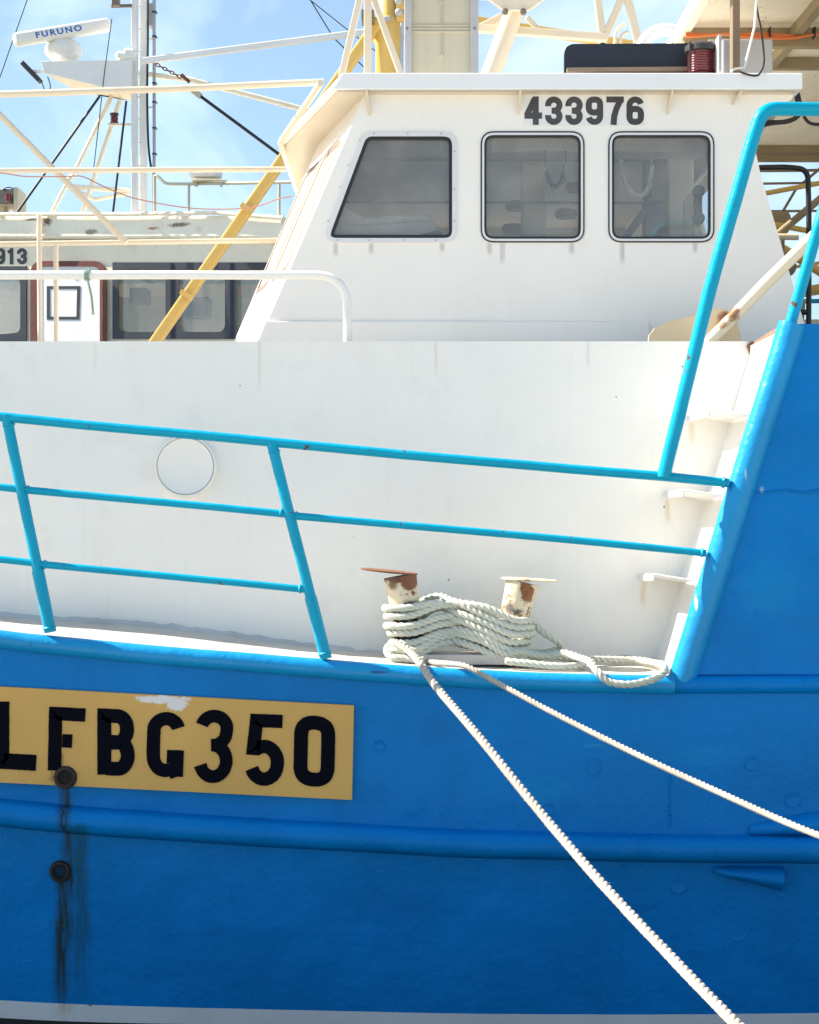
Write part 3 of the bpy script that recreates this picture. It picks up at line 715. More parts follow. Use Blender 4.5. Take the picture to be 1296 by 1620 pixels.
def axisL(z): a, b = Pb(655, 1040), Pb(633, 908); t = (z-a.z)/(b.z-a.z); return a.lerp(b, t)
def axisR(z): a, b = Pb(797, 1044), Pb(826, 920); t = (z-a.z)/(b.z-a.z); return a.lerp(b, t)
zb = lambda py: Z(py, BY)
bm = BM()
left_y = [962, 974.5, 990, 1001, 1016.5, 1027, 1036]          # height of each turn at the left bollard
right_y = [980, 991, 1002, 1014, 1026, 1034, 1043]        # and at the right one
midF = [950, 956, 968, 980, 993, 1004, 1014]; midB = [955, 962, 976, 988, 1000, 1010, 1020]
path = []; RBx = .082
for k in range(7):
    jit = lambda s=3.4: random.uniform(-s, s)
    zl, zr = left_y[k], right_y[k]; cl = axisL(zb(zl)); cr = axisR(zb(zr)); R0 = RBx + .004*(k % 3) + random.uniform(-.002, .009)
    # back of right -> (crossing) -> front of left, round its left side, to its back
    path += [Vector((Pb(742, 0).x, BY + .004, zb(midB[k]+jit())))] if k else []
    path += [Vector((Pb(700, 0).x, BY - .055, zb((zl*1.0+midF[k])/2 - 7 + jit()))), Vector((cl.x + .02, BY - R0, zb(zl - 3)))]
    path += [cl + Vector((-R0*.75, -R0*.66, .004)), cl + Vector((-R0, 0, 0)), cl + Vector((-R0*.7, R0*.7, -.004)), cl + Vector((0, R0, -.008))]
    # back of left -> crossing -> front of right
    path += [Vector((Pb(690, 0).x, BY + .05, zb(midF[k] - 4 + jit()))), Vector((Pb(722, 0).x, BY - .045, zb(midF[k] - 1 + jit()))), Vector((Pb(765, 0).x, BY - .088, zb((midF[k]*.42 + zr*.58) - 6 + jit())))]
    path += [Vector((cr.x - .005, BY - R0 - .004, zb(zr - 2))), cr + Vector((R0*.72, -R0*.7, 0)), cr + Vector((R0, 0, -.004)), cr + Vector((R0*.7, R0*.7, -.006)), cr + Vector((0, R0, -.008))]
pts = rope_mesh(bm, path, RR); fuzz(bm, pts, RR, 160, .014)
# loose end falling from the right post, two flat bights on the deck and the loop over the edge
z0 = .02
loose = [Pb(800, 975) + Vector((0, .10, 0)), Pb(836, 984) + Vector((.01, .03, 0)), Pb(858, 1000) + Vector((0, .02, 0)), Pb(880, 1014) + Vector((0, .02, 0)), Pb(888, 1026) + Vector((0, .06, 0)), Pb(862, 1034) + Vector((0, .05, 0)), Pb(822, 1030) + Vector((0, -.02, 0)), Pb(790, 1028) + Vector((0, .02, 0))]
p2 = rope_mesh(bm, loose, RR*.97)
l2 = [Pb(800, 1032) + Vector((0, -.09, 0)), Pb(822, 1028) + Vector((0, -.10, 0)), Pb(850, 1034) + Vector((0, -.10, 0)), Pb(885, 1038) + Vector((0, -.06, 0)), Pb(915, 1042) + Vector((0, -.02, 0)), Pb(960, 1045) + Vector((0, .05, 0)), Pb(1010, 1046) + Vector((0, .06, 0)),
      P(1036, 1049, .22), P(1049, 1052, .12), P(1052, 1060, -.02), P(1044, 1070, -.075), P(1020, 1079, -.085), P(990, 1083, -.085), P(962, 1078, -.08), P(945, 1062, -.06), P(932, 1046, .03), P(915, 1040, .12), P(888, 1033, .20), P(850, 1040, .24), P(815, 1042, .2)]
p3 = rope_mesh(bm, l2, RR*.97); fuzz(bm, p3, RR, 50, .014)
l3 = [P(800, 1046, .15), P(840, 1050, .13), P(880, 1054, .12), P(915, 1053, .16), P(922, 1045, .26), P(890, 1040, .34), P(850, 1036, .36), P(815, 1036, .34)]
rope_mesh(bm, l3, RR*.97)
l4 = [P(640, 1012, .40), P(618, 1020, .36), P(612, 1030, .28), P(622, 1040, .20), P(648, 1043, .19), P(672, 1044, .17)]
rope_mesh(bm, l4, RR*.95)
coil = obj('rope_coil', bm, M['rope'], None, smooth=True, angle=180)
tag(coil, 'pale green rope wound in figure eights round the rusty pair of bollards', 'rope coil')
# long mooring lines
def line(name, path, r, label, nf):
    bm = BM(); q = rope_mesh(bm, path, r, ds=.009); fuzz(bm, q, r, nf, .009)
    return tag(obj(name, bm, M['ropewhite'], None, smooth=True, angle=180), label, 'rope', 'mooring ropes leading down to the quay')
line('mooring_rope', [P(640, 1008, .36), P(624, 1014, .27), P(636, 1022, .185), P(650, 1032, .12), P(664, 1048, -.03), P(690, 1086, -.16), P(760, 1168, -.60), P(850, 1279, -1.05), P(950, 1395, -1.55), P(1060, 1512, -2.05), P(1165, 1620, -2.5), P(1300, 1748, -3.0), P(1420, 1830, -3.3), Vector((1.3, -4.2, .82)), Vector((1.5, -5.2, .82))], .0168,
     'thicker white mooring rope running steeply from the left bollard down across the hull', 120)
line('mooring_rope', [P(666, 1046, .26), P(690, 1048, .14), P(716, 1050, .02), P(742, 1056, -.06), P(790, 1082, -.16), P(880, 1130, -.40), P(1000, 1190, -.72), P(1130, 1250, -1.05), P(1296, 1322, -1.5), P(1600, 1430, -2.2), Vector((3.6, -3.4, .82)), Vector((4.6, -4.0, .82))], .0122,
     'thinner white mooring rope sagging away to the right below the bollards', 90)

# ------------------------------------------------------------------ wheelhouse
A = lambda x, y: P(x, y, HW)
ZR0 = Z(141, EV); ZR1 = Z(115, EV)
ztop = ZR0
def toppx(): return CY - (ztop-ZC)/mpp(HW)
TP = toppx(); BPX = CY - (UD-.03-ZC)/mpp(HW)
cs = (578-412)/(149-535)                        # corner line slope dx/dy
side = [(412 + cs*(BPX-535), BPX), (412 + cs*(TP-535), TP), (1256, TP), (1253, 156)] + [(1253-56*math.sin(R(a)), 212-52*math.cos(R(a))) for a in range(5, 86, 10)] + [(1195, 214), (1193, 228), (1204, 278), (1275, 520), (1275 + (BPX-520)*.29, BPX)]
W1o = rpoly([(510, 383.5), (575, 208.5), (722.5, 208.5), (722.5, 383.5)], [17, 22, 22, 20]); W2o = rpoly([(760.5, 383.5), (760.5, 207.5), (925, 207.5), (925, 383.5)], 22); W3o = rpoly([(962.5, 383.5), (962.5, 207.5), (1130.5, 207.5), (1130.5, 383.5)], 22)
holes = [inset(W, 5) for W in (W1o, W2o, W3o)]
bm = plate(side, holes, HW, HW + .05)
house = obj('wheelhouse', bm, M['house'], BOAT, bevel=.0)
def window(Wo, parts, parent=BOAT):
    t = [0]; root = None
    fr = obj('window', plate(Wo, [inset(Wo, parts[0][0])], HW - parts[0][1], HW + .004), M[parts[0][2]], parent, bevel=.0015)
    d = parts[0][0]
    for (wd, proud, mat, nm) in parts[1:]:
        o_ = obj(nm, plate(inset(Wo, d-.3), [inset(Wo, d+wd)], HW - proud, HW + .02), M[mat], fr, bevel=.0015); d += wd
    obj('pane', plate(inset(Wo, d-1.2), [], HW + .012, HW + .016), M['glass'], fr)
    return fr
w1 = window(W1o, [(7, .010, 'alu'), (5, .005, 'rubber', 'seal')])
for (x, y) in ((592, 212), (645, 212), (698, 212), (719, 240), (719, 300), (719, 350), (690, 380.5), (640, 380.5), (585, 380.5), (534, 380.5), (519, 350), (538, 296), (551, 262), (569, 222)):
    bm = lathe(BM(), [(.0042, .001), (.0042, -.0025), (.002, -.004)], P(x, y, HW) + Vector((0, -.010, 0)), (0, 1, 0), 10); obj('screw', bm, M['steelgrey'], w1)
w2 = window(W2o, [(2.6, .006, 'rubber'), (3.2, .010, 'alu', 'frame'), (3.4, .006, 'rubber', 'seal')])
w3 = window(W3o, [(2.6, .006, 'rubber'), (3.2, .010, 'alu', 'frame'), (3.4, .006, 'rubber', 'seal')])
# coaming ridge at the foot
bm = BM(); q = [P(398 + 12, 534, HW), P(420, 508, HW), P(1027, 509, HW), P(1030, 566, HW), P(386, 566, HW)]; prism(bm, [p + Vector((0, -.014, 0)) for p in q], (0, .013, 0)); obj('wheelhouse_coaming', bm, M['house'], BOAT, bevel=.006)
# front facets
CLY = 3.4
zt, zbm = ztop, UD - .03; rake = .425
cor_t = Vector((A(412 + cs*(TP-535), 0).x, HW, zt)); cor_b = Vector((A(412 + cs*(BPX-535), 0).x, HW, zbm))
kn_t = Vector((-.52, 2.55, zt)); kn_b = Vector((-.52 - rake*(zt-zbm), 2.55, zbm))
st_t = Vector((-.625, CLY, zt)); st_b = Vector((-.625 - rake*(zt-zbm), CLY, zbm))
def mir(p): return Vector((p.x, 2*CLY - p.y, p.z))
def quadmap(a, b, c, d, off):                   # a bottom-near, b bottom-far, c top-far, d top-near
    n = (b-a).cross(d-a).normalized()
    if n.x > 0: n = -n
    return lambda u, v: (a*(1-u)+b*u)*(1-v) + (d*(1-u)+c*u)*v + n*off
def facet(a, b, c, d, wins):
    hs = [rpoly(w_, .07) for w_ in wins]
    o_ = obj('wheelhouse_front', cut_plate([(0, 0), (1, 0), (1, 1), (0, 1)], hs, quadmap(a, b, c, d, 0), quadmap(a, b, c, d, -.04)), M['house'], BOAT)
    for w_ in wins:
        h = rpoly(w_, .07)
        f = obj('window', cut_plate(inset(h, -.035), [inset(h, .0)], quadmap(a, b, c, d, .002), quadmap(a, b, c, d, -.001)), M['alu'], BOAT)
        obj('seal', cut_plate(inset(h, -.006), [inset(h, .018)], quadmap(a, b, c, d, .005), quadmap(a, b, c, d, -.006)), M['brown'], f)
        obj('pane', cut_plate(inset(h, .012), [], quadmap(a, b, c, d, .001), quadmap(a, b, c, d, -.003)), M['glassfront'], f)
facet(cor_b, kn_b, kn_t, cor_t, [[(.12, .36), (.50, .36), (.50, .86), (.12, .86)], [(.60, .36), (.94, .36), (.94, .86), (.60, .86)]])
facet(kn_b, st_b, st_t, kn_t, [[(.12, .36), (.9, .36), (.9, .86), (.12, .86)]])
facet(mir(kn_b), mir(st_b), mir(st_t), mir(kn_t), [[(.12, .36), (.9, .36), (.9, .86), (.12, .86)]])
facet(mir(cor_b), mir(kn_b), mir(kn_t), mir(cor_t), [[(.12, .36), (.94, .36), (.94, .86), (.12, .86)]])
# far side wall and back wall; unseen window openings added to brighten the cabin
YF = 2*CLY - HW
xr = A(1262, 0).x
bm = cut_plate([(cor_b.x, zbm), (xr, zbm), (xr, zt), (cor_t.x, zt)], [rpoly([(-.12+k*.68, 3.55), (.48+k*.68, 3.55), (.48+k*.68, 4.38), (-.12+k*.68, 4.38)], .06) for k in range(3)], lambda x, y: Vector((x, YF, y)), lambda x, y: Vector((x, YF-.05, y)))
obj('far_side_wall', bm, M['house'], BOAT)
xb0, xb1 = A(1286, 0).x, A(1160, 0).x
bk_ = lambda off: (lambda u, v: Vector((xb0 + (xb1-xb0)*(v-zbm)/(zt-zbm) - off, u, v)))
bm = cut_plate([(HW+.051, zbm), (YF-.051, zbm), (YF-.051, zt), (HW+.051, zt)], [rpoly([(HW+.5+k*1.3, 3.6), (HW+1.5+k*1.3, 3.6), (HW+1.5+k*1.3, 4.3), (HW+.5+k*1.3, 4.3)], .06) for k in range(2)], bk_(0), bk_(.04)); obj('back_wall', bm, M['house'], BOAT)
# roof with its overhanging edge
rc = [P(532, 0, EV).x, EV]
RX1 = P(1270, 0, EV).x
roofpl = [(-.385, EV), (-.752, 2.62), (-.752, 2*CLY-2.62), (-.385, 2*CLY-EV), (RX1, 2*CLY-EV), (RX1, EV)]
bm = BM(); lo = [bm.verts.new((x, y, ZR0)) for x, y in roofpl]; hi = [bm.verts.new((x + (.055 if x < 0 else 0), y, ZR1)) for x, y in roofpl]
bm.faces.new(lo); bm.faces.new(hi[::-1])
for i in range(6): bm.faces.new((lo[i], hi[i], hi[(i+1) % 6], lo[(i+1) % 6]))
roof = obj('wheelhouse_roof', bm, M['roof'], BOAT, bevel=.006)
bm = BM(); q = [bm.verts.new((x + (.03 if x < 0 else -.03), EV+.03 if y < CLY-1.2 else 2*CLY-EV-.03 if y > CLY+1.2 else y, ZR0-.003)) for x, y in roofpl]; bm.faces.new(q); obj('soffit_bounce_tint', bm, M['cream'], BOAT)  # cream sheet under the roof, warm bounce light put into its colour
for (x0, x1, y1) in ((578, 582, 183), (822, 819, 182), (1063, 1058, 181), (1172, 1163, 166)):
    a = P(x0, 141, EV+.01); b = P(x0, 0, HW-.001); zl = Z(y1, HW)
    bm = prism(BM(), [(a.x, EV+.012, ZR0-.001), (a.x, HW-.001, ZR0-.001), (a.x + (x1-x0)*mpp(HW), HW-.001, zl)], (.012, 0, 0)); obj('eave_bracket', bm, M['cream'], BOAT)
# registration sticker
stk = obj('registration_sticker', plate([(829, 199.5), (829, 151.5), (1019.5, 150.5), (1019.5, 198.5)], [], HW - .002, HW + .001), M['vinyl'], BOAT)
def digit(ch, x0, y0, wd, ht, sw, Y0, Y1, parent):   # condensed bold numerals from strokes
    w_, h_ = wd-sw, ht-sw; cx = w_/2; q = h_/4; st = []
    if ch == '3': st = [arc(cx, q, cx, q, 192, -84, 16) + [(cx*.62, 2*q)], [(cx*.62, 2*q)] + arc(cx, 3*q, cx, q*1.0, 84, -192, 16)]
    if ch in '69':
        st = [arc(cx, q, cx, q, 12, 180, 12) + [(0, h_-q)], rpoly([(0, h_*.42), (w_, h_*.42), (w_, h_), (0, h_)], cx*.98, 8)]; st[1].append(st[1][0])
        if ch == '9': st = [[(w_-x, h_-y) for x, y in p] for p in st]
    if ch == '7': st = [[(-sw/2, 0), (w_+sw/2, 0)], [(w_-.5, 1), (w_*.62, h_*.4), (w_*.42, h_*.75), (w_*.36, h_+sw/2)]]
    if ch == '4': st = [[(w_*.72, -sw/2), (w_*.72, h_+sw/2)], [(w_*.62, -sw*.1), (-sw*.1, h_*.70)], [(-sw/2, h_*.72), (w_+sw/2, h_*.72)]]
    if ch == '1': st = [[(w_*.6, -sw/2), (w_*.6, h_+sw/2)], [(w_*.55, sw*.2), (w_*.05, h_*.2)]]
    st = [[(x0+sw/2+x, y0+sw/2+y) for x, y in p] for p in st]
    return obj('digit', stroke_glyph(BM(), st, sw, Y0, Y1), M['ink'], parent)
for ch, x in zip('433976', (830, 862.5, 894.5, 926.8, 959.5, 991.3)): digit(ch, x, 152.6, 27.6, 45, 9.6, HW-.0032, HW-.0012, stk)
# vertical weld line down the side at the right
pipe('weld_line', [P(1164, 166, HW+.002), P(1166, 300, HW+.002), P(1172, 420, HW+.002)], .004, 'house', wob=.001)

# inside the wheelhouse
bm = box(BM(), (-.6, HW+.06, zbm+.0), (xb0-.05, YF-.06, zbm+.02)); obj('cabin_floor', bm, M['insidedark'], BOAT)
bm = prism(BM(), [(-.53, HW+.12, 3.55), (-.42, HW+.12, 3.80), (-.1, HW+.12, 3.78), (.17, HW+.14, 3.84), (.2, HW+.14, 3.2), (-.66, HW+.12, 3.2)], (0, 3.4, 0)); obj('dashboard', bm, M['insidedark'], BOAT, bevel=.03)
q = [P(520, 358, HW+.35), P(560, 352, HW+.35), P(610, 348, HW+.35), P(660, 345, HW+.35), P(684, 349, HW+.35)]
bm = tube(BM(), spline(q, .03), [.02 + .0 * k for k in range(len(spline(q, .03)))], 10); 
prism(bm, [P(516, 362, HW+.3), P(690, 348, HW+.3), P(690, 372, HW+.3), P(516, 382, HW+.3)], (0, .8, 0)); obj('chart_cover', bm, M['cloth'], BOAT, bevel=.01)
for y in (252, 320):  # two thin dark horizontal lines behind the panes
    pipe('dark_cross_line', [P(545, y, HW+.9), P(1090, y+1, HW+.9)], .008, 'insidedark', wob=.0005)
for (x0, x1, yt, Yd, mt) in ((826, 865, 150, HW+1.3, 'inside'), (1058, 1098, 150, HW+.8, 'inside'), (738, 770, 150, HW+1.6, 'inside'), (1020, 1056, 200, HW+1.4, 'insidedark')):
    bm = BM(); pbox(bm, x0, yt, x1, 520, Yd, Yd+.12); obj('cabin_pillar', bm, M[mt], BOAT, bevel=.01)
bm = BM(); pbox(bm, 776, 205, 1120, 240, HW+.55, HW+.75); obj('overhead_console', bm, M['inside'], BOAT, bevel=.01)
bm = prism(BM(), [P(1030, 268, HW+1.1), P(1056, 268, HW+1.1), P(1056, 300, HW+1.1), P(1000, 372, HW+1.1), P(985, 372, HW+1.1), P(1030, 310, HW+1.1)], (0, .1, 0)); obj('cabin_panel', bm, M['insidedark'], BOAT)
bm = prism(BM(), [P(1083, 318, HW+.55), P(1100, 296, HW+.55), P(1100, 400, HW+.55), P(1083, 400, HW+.55)], (0, .05, 0)); obj('instrument_box', bm, M['cloth'], BOAT, bevel=.006)
for x, y in ((818, 333), (812, 369), (896, 345), (912, 303)):
    c = P(x, y, HW+1.8); bm = lathe(BM(), [(.002, .0), (.06, .0), (.075, .02), (.06, .05), (.0, .055)], c, (0, 0, 1), 20); obj('deck_lamp', bm, M['brown'], BOAT, smooth=True)
# handset and curly cords hanging behind the panes
hs = thing('radio_handset', 'dark blue telephone handset hanging behind the third wheelhouse window', 'handset', P(1105, 355, HW+.25))
bm = tube(BM(), [P(1105, 300, HW+.25), P(1104, 325, HW+.245), P(1105, 348, HW+.25)], .022, 14); obj('grip', bm, M['handset'], hs, smooth=True)
for y in (303, 346):
    bm = lathe(BM(), [(.004, -.03), (.030, -.028), (.033, 0), (.030, .022), (.004, .026)], P(1105, y, HW+.235), (0, -1, .0), 20); obj('earpiece', bm, M['handset'], hs, smooth=True)
def helix(path, r, turns_per_m, wr):
    pts = spline(path, .0016); fr = frames(pts); return [p + (u*math.cos(i*.0016*turns_per_m*6.283) + v*math.sin(i*.0016*turns_per_m*6.283))*r for i, (p, (t, u, v)) in enumerate(zip(pts, fr))]
Yc = HW + .16
bm = tube(BM(), spline([P(862, 238, Yc), P(862, 258, Yc), P(867, 273, Yc)], .01), .004, 6)
tube(bm, spline([P(895, 238, Yc), P(894, 258, Yc), P(890, 273, Yc)], .01), .004, 6)
tube(bm, helix([P(866, 272, Yc), P(868, 284, Yc), P(879, 296, Yc), P(889, 286, Yc), P(892, 272, Yc)], .010, 90, .003), .0048, 6)
tag(obj('curly_cord', bm, M['handset'], None, smooth=True, angle=180), 'dark blue curly cord looped in a V behind the middle wheelhouse window', 'cord')
bm = tube(BM(), helix([P(982, 252, Yc), P(984, 272, Yc), P(994, 298, Yc), P(1010, 310, Yc), P(1026, 298, Yc), P(1032, 262, Yc)], .010, 85, .003), .0045, 6)
tube(bm, spline([P(1030, 264, Yc), P(1032, 250, Yc), P(1034, 238, Yc)], .01), .0028, 6)
tag(obj('curly_cord', bm, M['wcable'], None, smooth=True, angle=180), 'white curly cord hanging in a U behind the right wheelhouse window', 'cord')

# ------------------------------------------------------------------ on the roof
RZ = ZR1
def roof_box(x0, y0, x1, Y0, Y1, name, m, rad=0, parent=BOAT, bevel=.004):
    b = CY - (RZ-ZC)/mpp(Y0); return obj(name, plate(rpoly([(x0, b), (x0, y0), (x1, y0), (x1, b)], [0, rad, rad, 0]) if rad else [(x0, b), (x0, y0), (x1, y0), (x1, b)], [], Y0, Y1), M[m], parent, bevel=bevel)
b = CY - (RZ-ZC)/mpp(1.6)
obj('name_board', plate(rpoly([(893, b+4), (893, 69.5), (1127, 68), (1127, b+4)], [0, 17, 6, 0]), [], 1.6, 1.64), M['navy'], BOAT, bevel=.003)
bm = BM(); beam(bm, P(897, 112, 1.55), P(1140, 110, 1.55), .05, .02); obj('board_batten', bm, M['brown'], BOAT)
# red side light
c = P(1112, 113, 1.45); lm = lambda px: px*mpp(1.45)
lt = obj('side_light', lathe(BM(), [(.0, 0), (lm(27), 0), (lm(27), lm(10)), (lm(22), lm(13))], (c.x, 1.5, RZ), (0, 0, 1), 32), M['darkplastic'], BOAT, smooth=True)
prof = [(lm(20), lm(12))]
for k in range(9): prof += [(lm(20.5), lm(13+k*4)), (lm(22), lm(15+k*4)), (lm(20.5), lm(16.6+k*4))]
obj('red_lens', lathe(BM(), prof, (c.x, 1.5, RZ), (0, 0, 1), 32), M['redlens'], lt, smooth=True, angle=60)
obj('lamp_cap', lathe(BM(), [(lm(21), lm(48)), (lm(26), lm(49)), (lm(26), lm(57)), (lm(20), lm(62)), (lm(8), lm(64)), (.001, lm(64))], (c.x, 1.5, RZ), (0, 0, 1), 32), M['darkplastic'], lt, smooth=True)
for x in (1092, 1134): obj('lens_guard', beam(BM(), P(x, 114, 1.44), P(x, 66, 1.44), lm(3), lm(3)), M['darkplastic'], lt)
bm = BM(); pbox(bm, 1122, 62, 1130, 110, 1.47, 1.55); obj('screen_plate', bm, M['cream'], lt)
bm = BM(); pbox(bm, 1137, 54, 1142, 113, 1.36, 1.62); obj('mount_plate', bm, M['steelgrey'], lt, bevel=.002)
bm = BM(); pbox(bm, 1143, 61, 1223, 120, 1.9, 2.5); obj('roof_locker', bm, M['steelgrey'], BOAT, bevel=.01)
bm = BM(); pbox(bm, 1159, -90, 1171, 122, 1.75, 1.83); obj('roof_post', bm, M['brown'], BOAT, bevel=.004)
pipe('aerial_lead', [P(1201, -60, 1.4), P(1194, 42, 1.4), P(1178, 107, 1.4), P(1163, 109, 1.38), P(1157, 112, 1.35)], .0062, 'wcable', wob=.002)
bm = tube(BM(), spline([P(1190, -60, 1.42), P(1198, 15, 1.42), P(1204, 45, 1.42), P(1209, 95, 1.40), P(1203, 115, 1.28), P(1196, 120, 1.28), P(1180, 117, 1.285), P(1166, 111, 1.3)], .02), .0052, 8)
obj('aerial_cable', bm, M['cable'], BOAT, smooth=True)
# white bent vent tube
bm = tube(BM(), [P(1012, 140, 3.0)] + [P(x, y, 3.0) for x, y in arc(1054, 90, 42, 43, 180, 0, 20)] + [P(1098, 140, 3.0)], 10*mpp(3.0), 20); obj('vent_tube', bm, M['roof'], BOAT, smooth=True, angle=70)
# tall panelled column
col = obj('mast_casing', pbox(BM(), 650, -80, 746, 125, 2.3, 3.0), M['beige'], BOAT)
for x0, x1 in ((640, 651.5), (744.5, 757)):
    bm = BM(); pbox(bm, x0, -80, x1, 125, 2.27, 2.6); obj('corner_channel', bm, M['steelgrey'], col, bevel=.004)
for y in (40.5, 45, 50):
    bm = BM(); pbox(bm, 651.6, y-1.3, 744.4, y+1.3, 2.292, 2.301); obj('panel_joint', bm, M['beige'], col, bevel=.001)
bm = tube(BM(), [P(699, 5, 2.295), P(699, 88, 2.295)], .003, 8); 
for y in (5, 88): lathe(bm, [(.013, 0), (.012, -.006), (.004, -.007)], P(699, y, 2.3), (0, 1, 0), 14)
obj('latch_rod', bm, M['beige'], col)
for x in (644, 751):
    bm = lathe(BM(), [(.006, 0), (.006, -.006), (.002, -.007)], P(x, 45, 2.27), (0, 1, 0), 10); obj('bolt', bm, M['rust'], col)
# white tripod frame on the roof edge
Yt = 1.75; mt_ = mpp(Yt)
for (x0, y0, x1, y1, wd) in ((571, -10, 540, 122, 10), (582, -60, 582, 124, 12), (583, -25, 637, 124, 10)):
    bm = BM(); beam(bm, P(x0, y0, Yt + (x1-582)*.0008), P(x1, y1, Yt + (x1-582)*.0008), wd*mt_, wd*mt_); obj('tripod_leg', bm, M['cream'], BOAT, bevel=.004)
# yellow mast and raking boom behind the wheelhouse
Ym = 6.2; my = mpp(Ym)
c = P(614, 0, Ym); za = UD-.02
mast = obj('mast', lathe(BM(), [(20*my, za), (20*my, Z(72, Ym)), (26*my, Z(60, Ym)), (20*my, Z(36, Ym)), (19*my, Z(30, Ym)), (17*my, Z(28, Ym)), (17*my, Z(-120, Ym))], (c.x, Ym, 0), (0, 0, 1), 28), M['yellow'], BOAT, smooth=True, angle=50)
bm = BM(); pbox(bm, 626, -60, 643, 16, Ym-.1, Ym-.05); pbox(bm, 626, 17, 643, 34, Ym-.1, Ym-.05); obj('mast_flange', bm, M['yellow'], mast, bevel=.02)
for y in (2, 20):
    bm = lathe(BM(), [(.03, .01), (.03, -.02), (.018, -.03), (.004, -.034)], P(631, y, Ym-.11), (0, 1, 0), 16); obj('mast_bolt', bm, M['steelgrey'], mast, smooth=True)
bm = lathe(BM(), [(8*my, Z(41, Ym)), (8*my, Z(36, Ym)), (5*my, Z(34, Ym))], (P(612, 0, Ym).x, Ym-.13, 0), (0, 0, 1), 16); obj('shackle', bm, M['steelgrey'], mast, smooth=True)
bm = BM(); beam(bm, P(250-35, 535+50, Ym-.1), P(604, 28, Ym-.1), 17*my, 17*my, (0, 1, 0)); obj('raking_boom', bm, M['yellow'], BOAT, bevel=.015)
for t in (.23, .72):
    a = P(250+195*t-2, 535-280*t, Ym-.2); bm = BM(); beam(bm, a, a + (P(604, 28, Ym-.2)-a).normalized()*.04, 20*my, 19*my, (0, 1, 0)); obj('boom_clip', bm, M['yellow'], BOAT)
bm = BM(); pbox(bm, 572, 15, 592, 30, Ym-.3, Ym-.1); obj('junction_box', bm, M['brown'], BOAT)
pipe('mast_conduit', [P(636, 36, Ym-.15), P(636, 60, Ym-.15), P(635, 130, Ym-.15)], .012, 'steelgrey')
# white strut with gusset
Yg = 4.4; mg = mpp(Yg)
strut = obj('gantry_strut', tube(BM(), [P(818, 8, Yg), P(770, 135, Yg)], 15.5*mg, 24), M['cream'], BOAT, smooth=True, angle=60)
bm = prism(BM(), [P(758, -12, Yg), P(880, -12, Yg), P(870, 2, Yg), P(836, 27, Yg), P(796, 28, Yg), P(770, 10, Yg), P(758, 10, Yg)], (0, .03, 0))
bmesh.ops.translate(bm, verts=bm.verts[:], vec=(0, -.16, 0)); obj('gusset', bm, M['cream'], strut, bevel=.006)
for x in (799.5, 828):
    bm = lathe(BM(), [(.022, 0), (.022, -.02), (.01, -.024)], P(x, 19.5, Yg-.165), (0, 1, 0), 8); obj('gusset_bolt', bm, M['brown'], strut)
for nm, x0, y0, x1, y1, wd, mat in (('gantry_brace', 796, 27, 758, 46, 13, 'cream'), ('gantry_brace', 833, 27, 856, 52, 8, 'cream'), ('gantry_beam', 730, 43, 960, 60, 13, 'cream'), ('gantry_boom', 730, 30, 1000, 72, 14, 'yellow'),
                             ('gantry_leg', 941, -40, 955, 75, 12, 'cream'), ('gantry_leg', 1000, -40, 950, 75, 12, 'cream'), ('gantry_leg', 984, -40, 1012, 75, 12, 'cream')):
    yy = Yg + (.12 if nm == 'gantry_beam' else .5 if nm == 'gantry_boom' else .2 if nm == 'gantry_brace' else .3)
    bm = BM(); beam(bm, P(x0, y0, yy), P(x1, y1, yy), wd*mpp(yy), wd*mpp(yy), (0, 1, 0)); obj(nm, bm, M[mat], BOAT, bevel=.008)
for (a, b, c_) in (((973, 72), (975, 50), (990, 36)), ((981, 72), (984, 56), (996, 50))):
    bm = tube(BM(), spline([P(*a, Yg), P(*b, Yg), P(*c_, Yg)], .02), .012, 8); obj('gantry_hose', bm, M['cream'], BOAT, smooth=True)
# slim forward pipes of the gantry
Yp = 1.9
pipe('gantry_pipe', [P(-400, 166, Yp), P(0, 149, Yp), P(260, 141, Yp), P(512, 130, Yp)], 5.4*mpp(Yp), 'cream')
pipe('gantry_pipe', [P(508, 131, 1.35), P(446, 222, 2.3), P(444, 228, 2.45), P(450, 240, 2.62)], .017, 'cream', rad=.06)
pipe('gantry_pipe', [P(-400, 268, 2.5), P(0, 270, 2.5), P(452, 268, 2.62)], 4.4*mpp(2.5), 'cream')
pipe('gantry_pipe', [P(-400, 391, 2.8), P(0, 386, 2.8), P(452, 380, 3.0)], 4.2*mpp(2.8), 'cream')
pipe('gantry_pipe', [P(-100, 85, 2.75), P(0, 182, 2.75), P(102, 285, 2.75), P(200, 384, 2.75)], 5*mpp(2.75), 'cream')
for x in (63, 89):
    pipe('gantry_pipe', [P(x, 340 if x < 70 else 388, 2.7), P(x, 600, 2.7)], 4*mpp(2.7), 'cream')
# white hand rail on the deckhouse edge
pipe('hand_rail', [P(-400, 434, .70), P(0, 435, .70), P(300, 435, .70), P(550, 435, .70), P(550, 545, .70)], 7*mpp(.7), 'white', rad=.17)
sc = bpy.data.materials.get
bm = BM()
for k in range(4):
    tube(bm, [P(135.2+k*2.1, 435, .70) + Vector((0, math.cos(R(a))*8.6*mpp(.7), math.sin(R(a))*8.6*mpp(.7))) for a in range(0, 361, 24)], .0028, 6)
rope_mesh(bm, [P(138, 442, .678), P(141, 452, .672), P(145, 470, .675), P(147, 492, .68)], .0055, ds=.004, seg=5)
for k in range(9): tube(bm, [P(147, 491, .68), P(147+random.uniform(-3, 3), 497+random.uniform(0, 2), .68)], .0012, 4)
tag(obj('rope_end', bm, M['seafoam'], None, smooth=True, angle=180), 'short frayed grey green rope tail tied round the white handrail', 'rope')
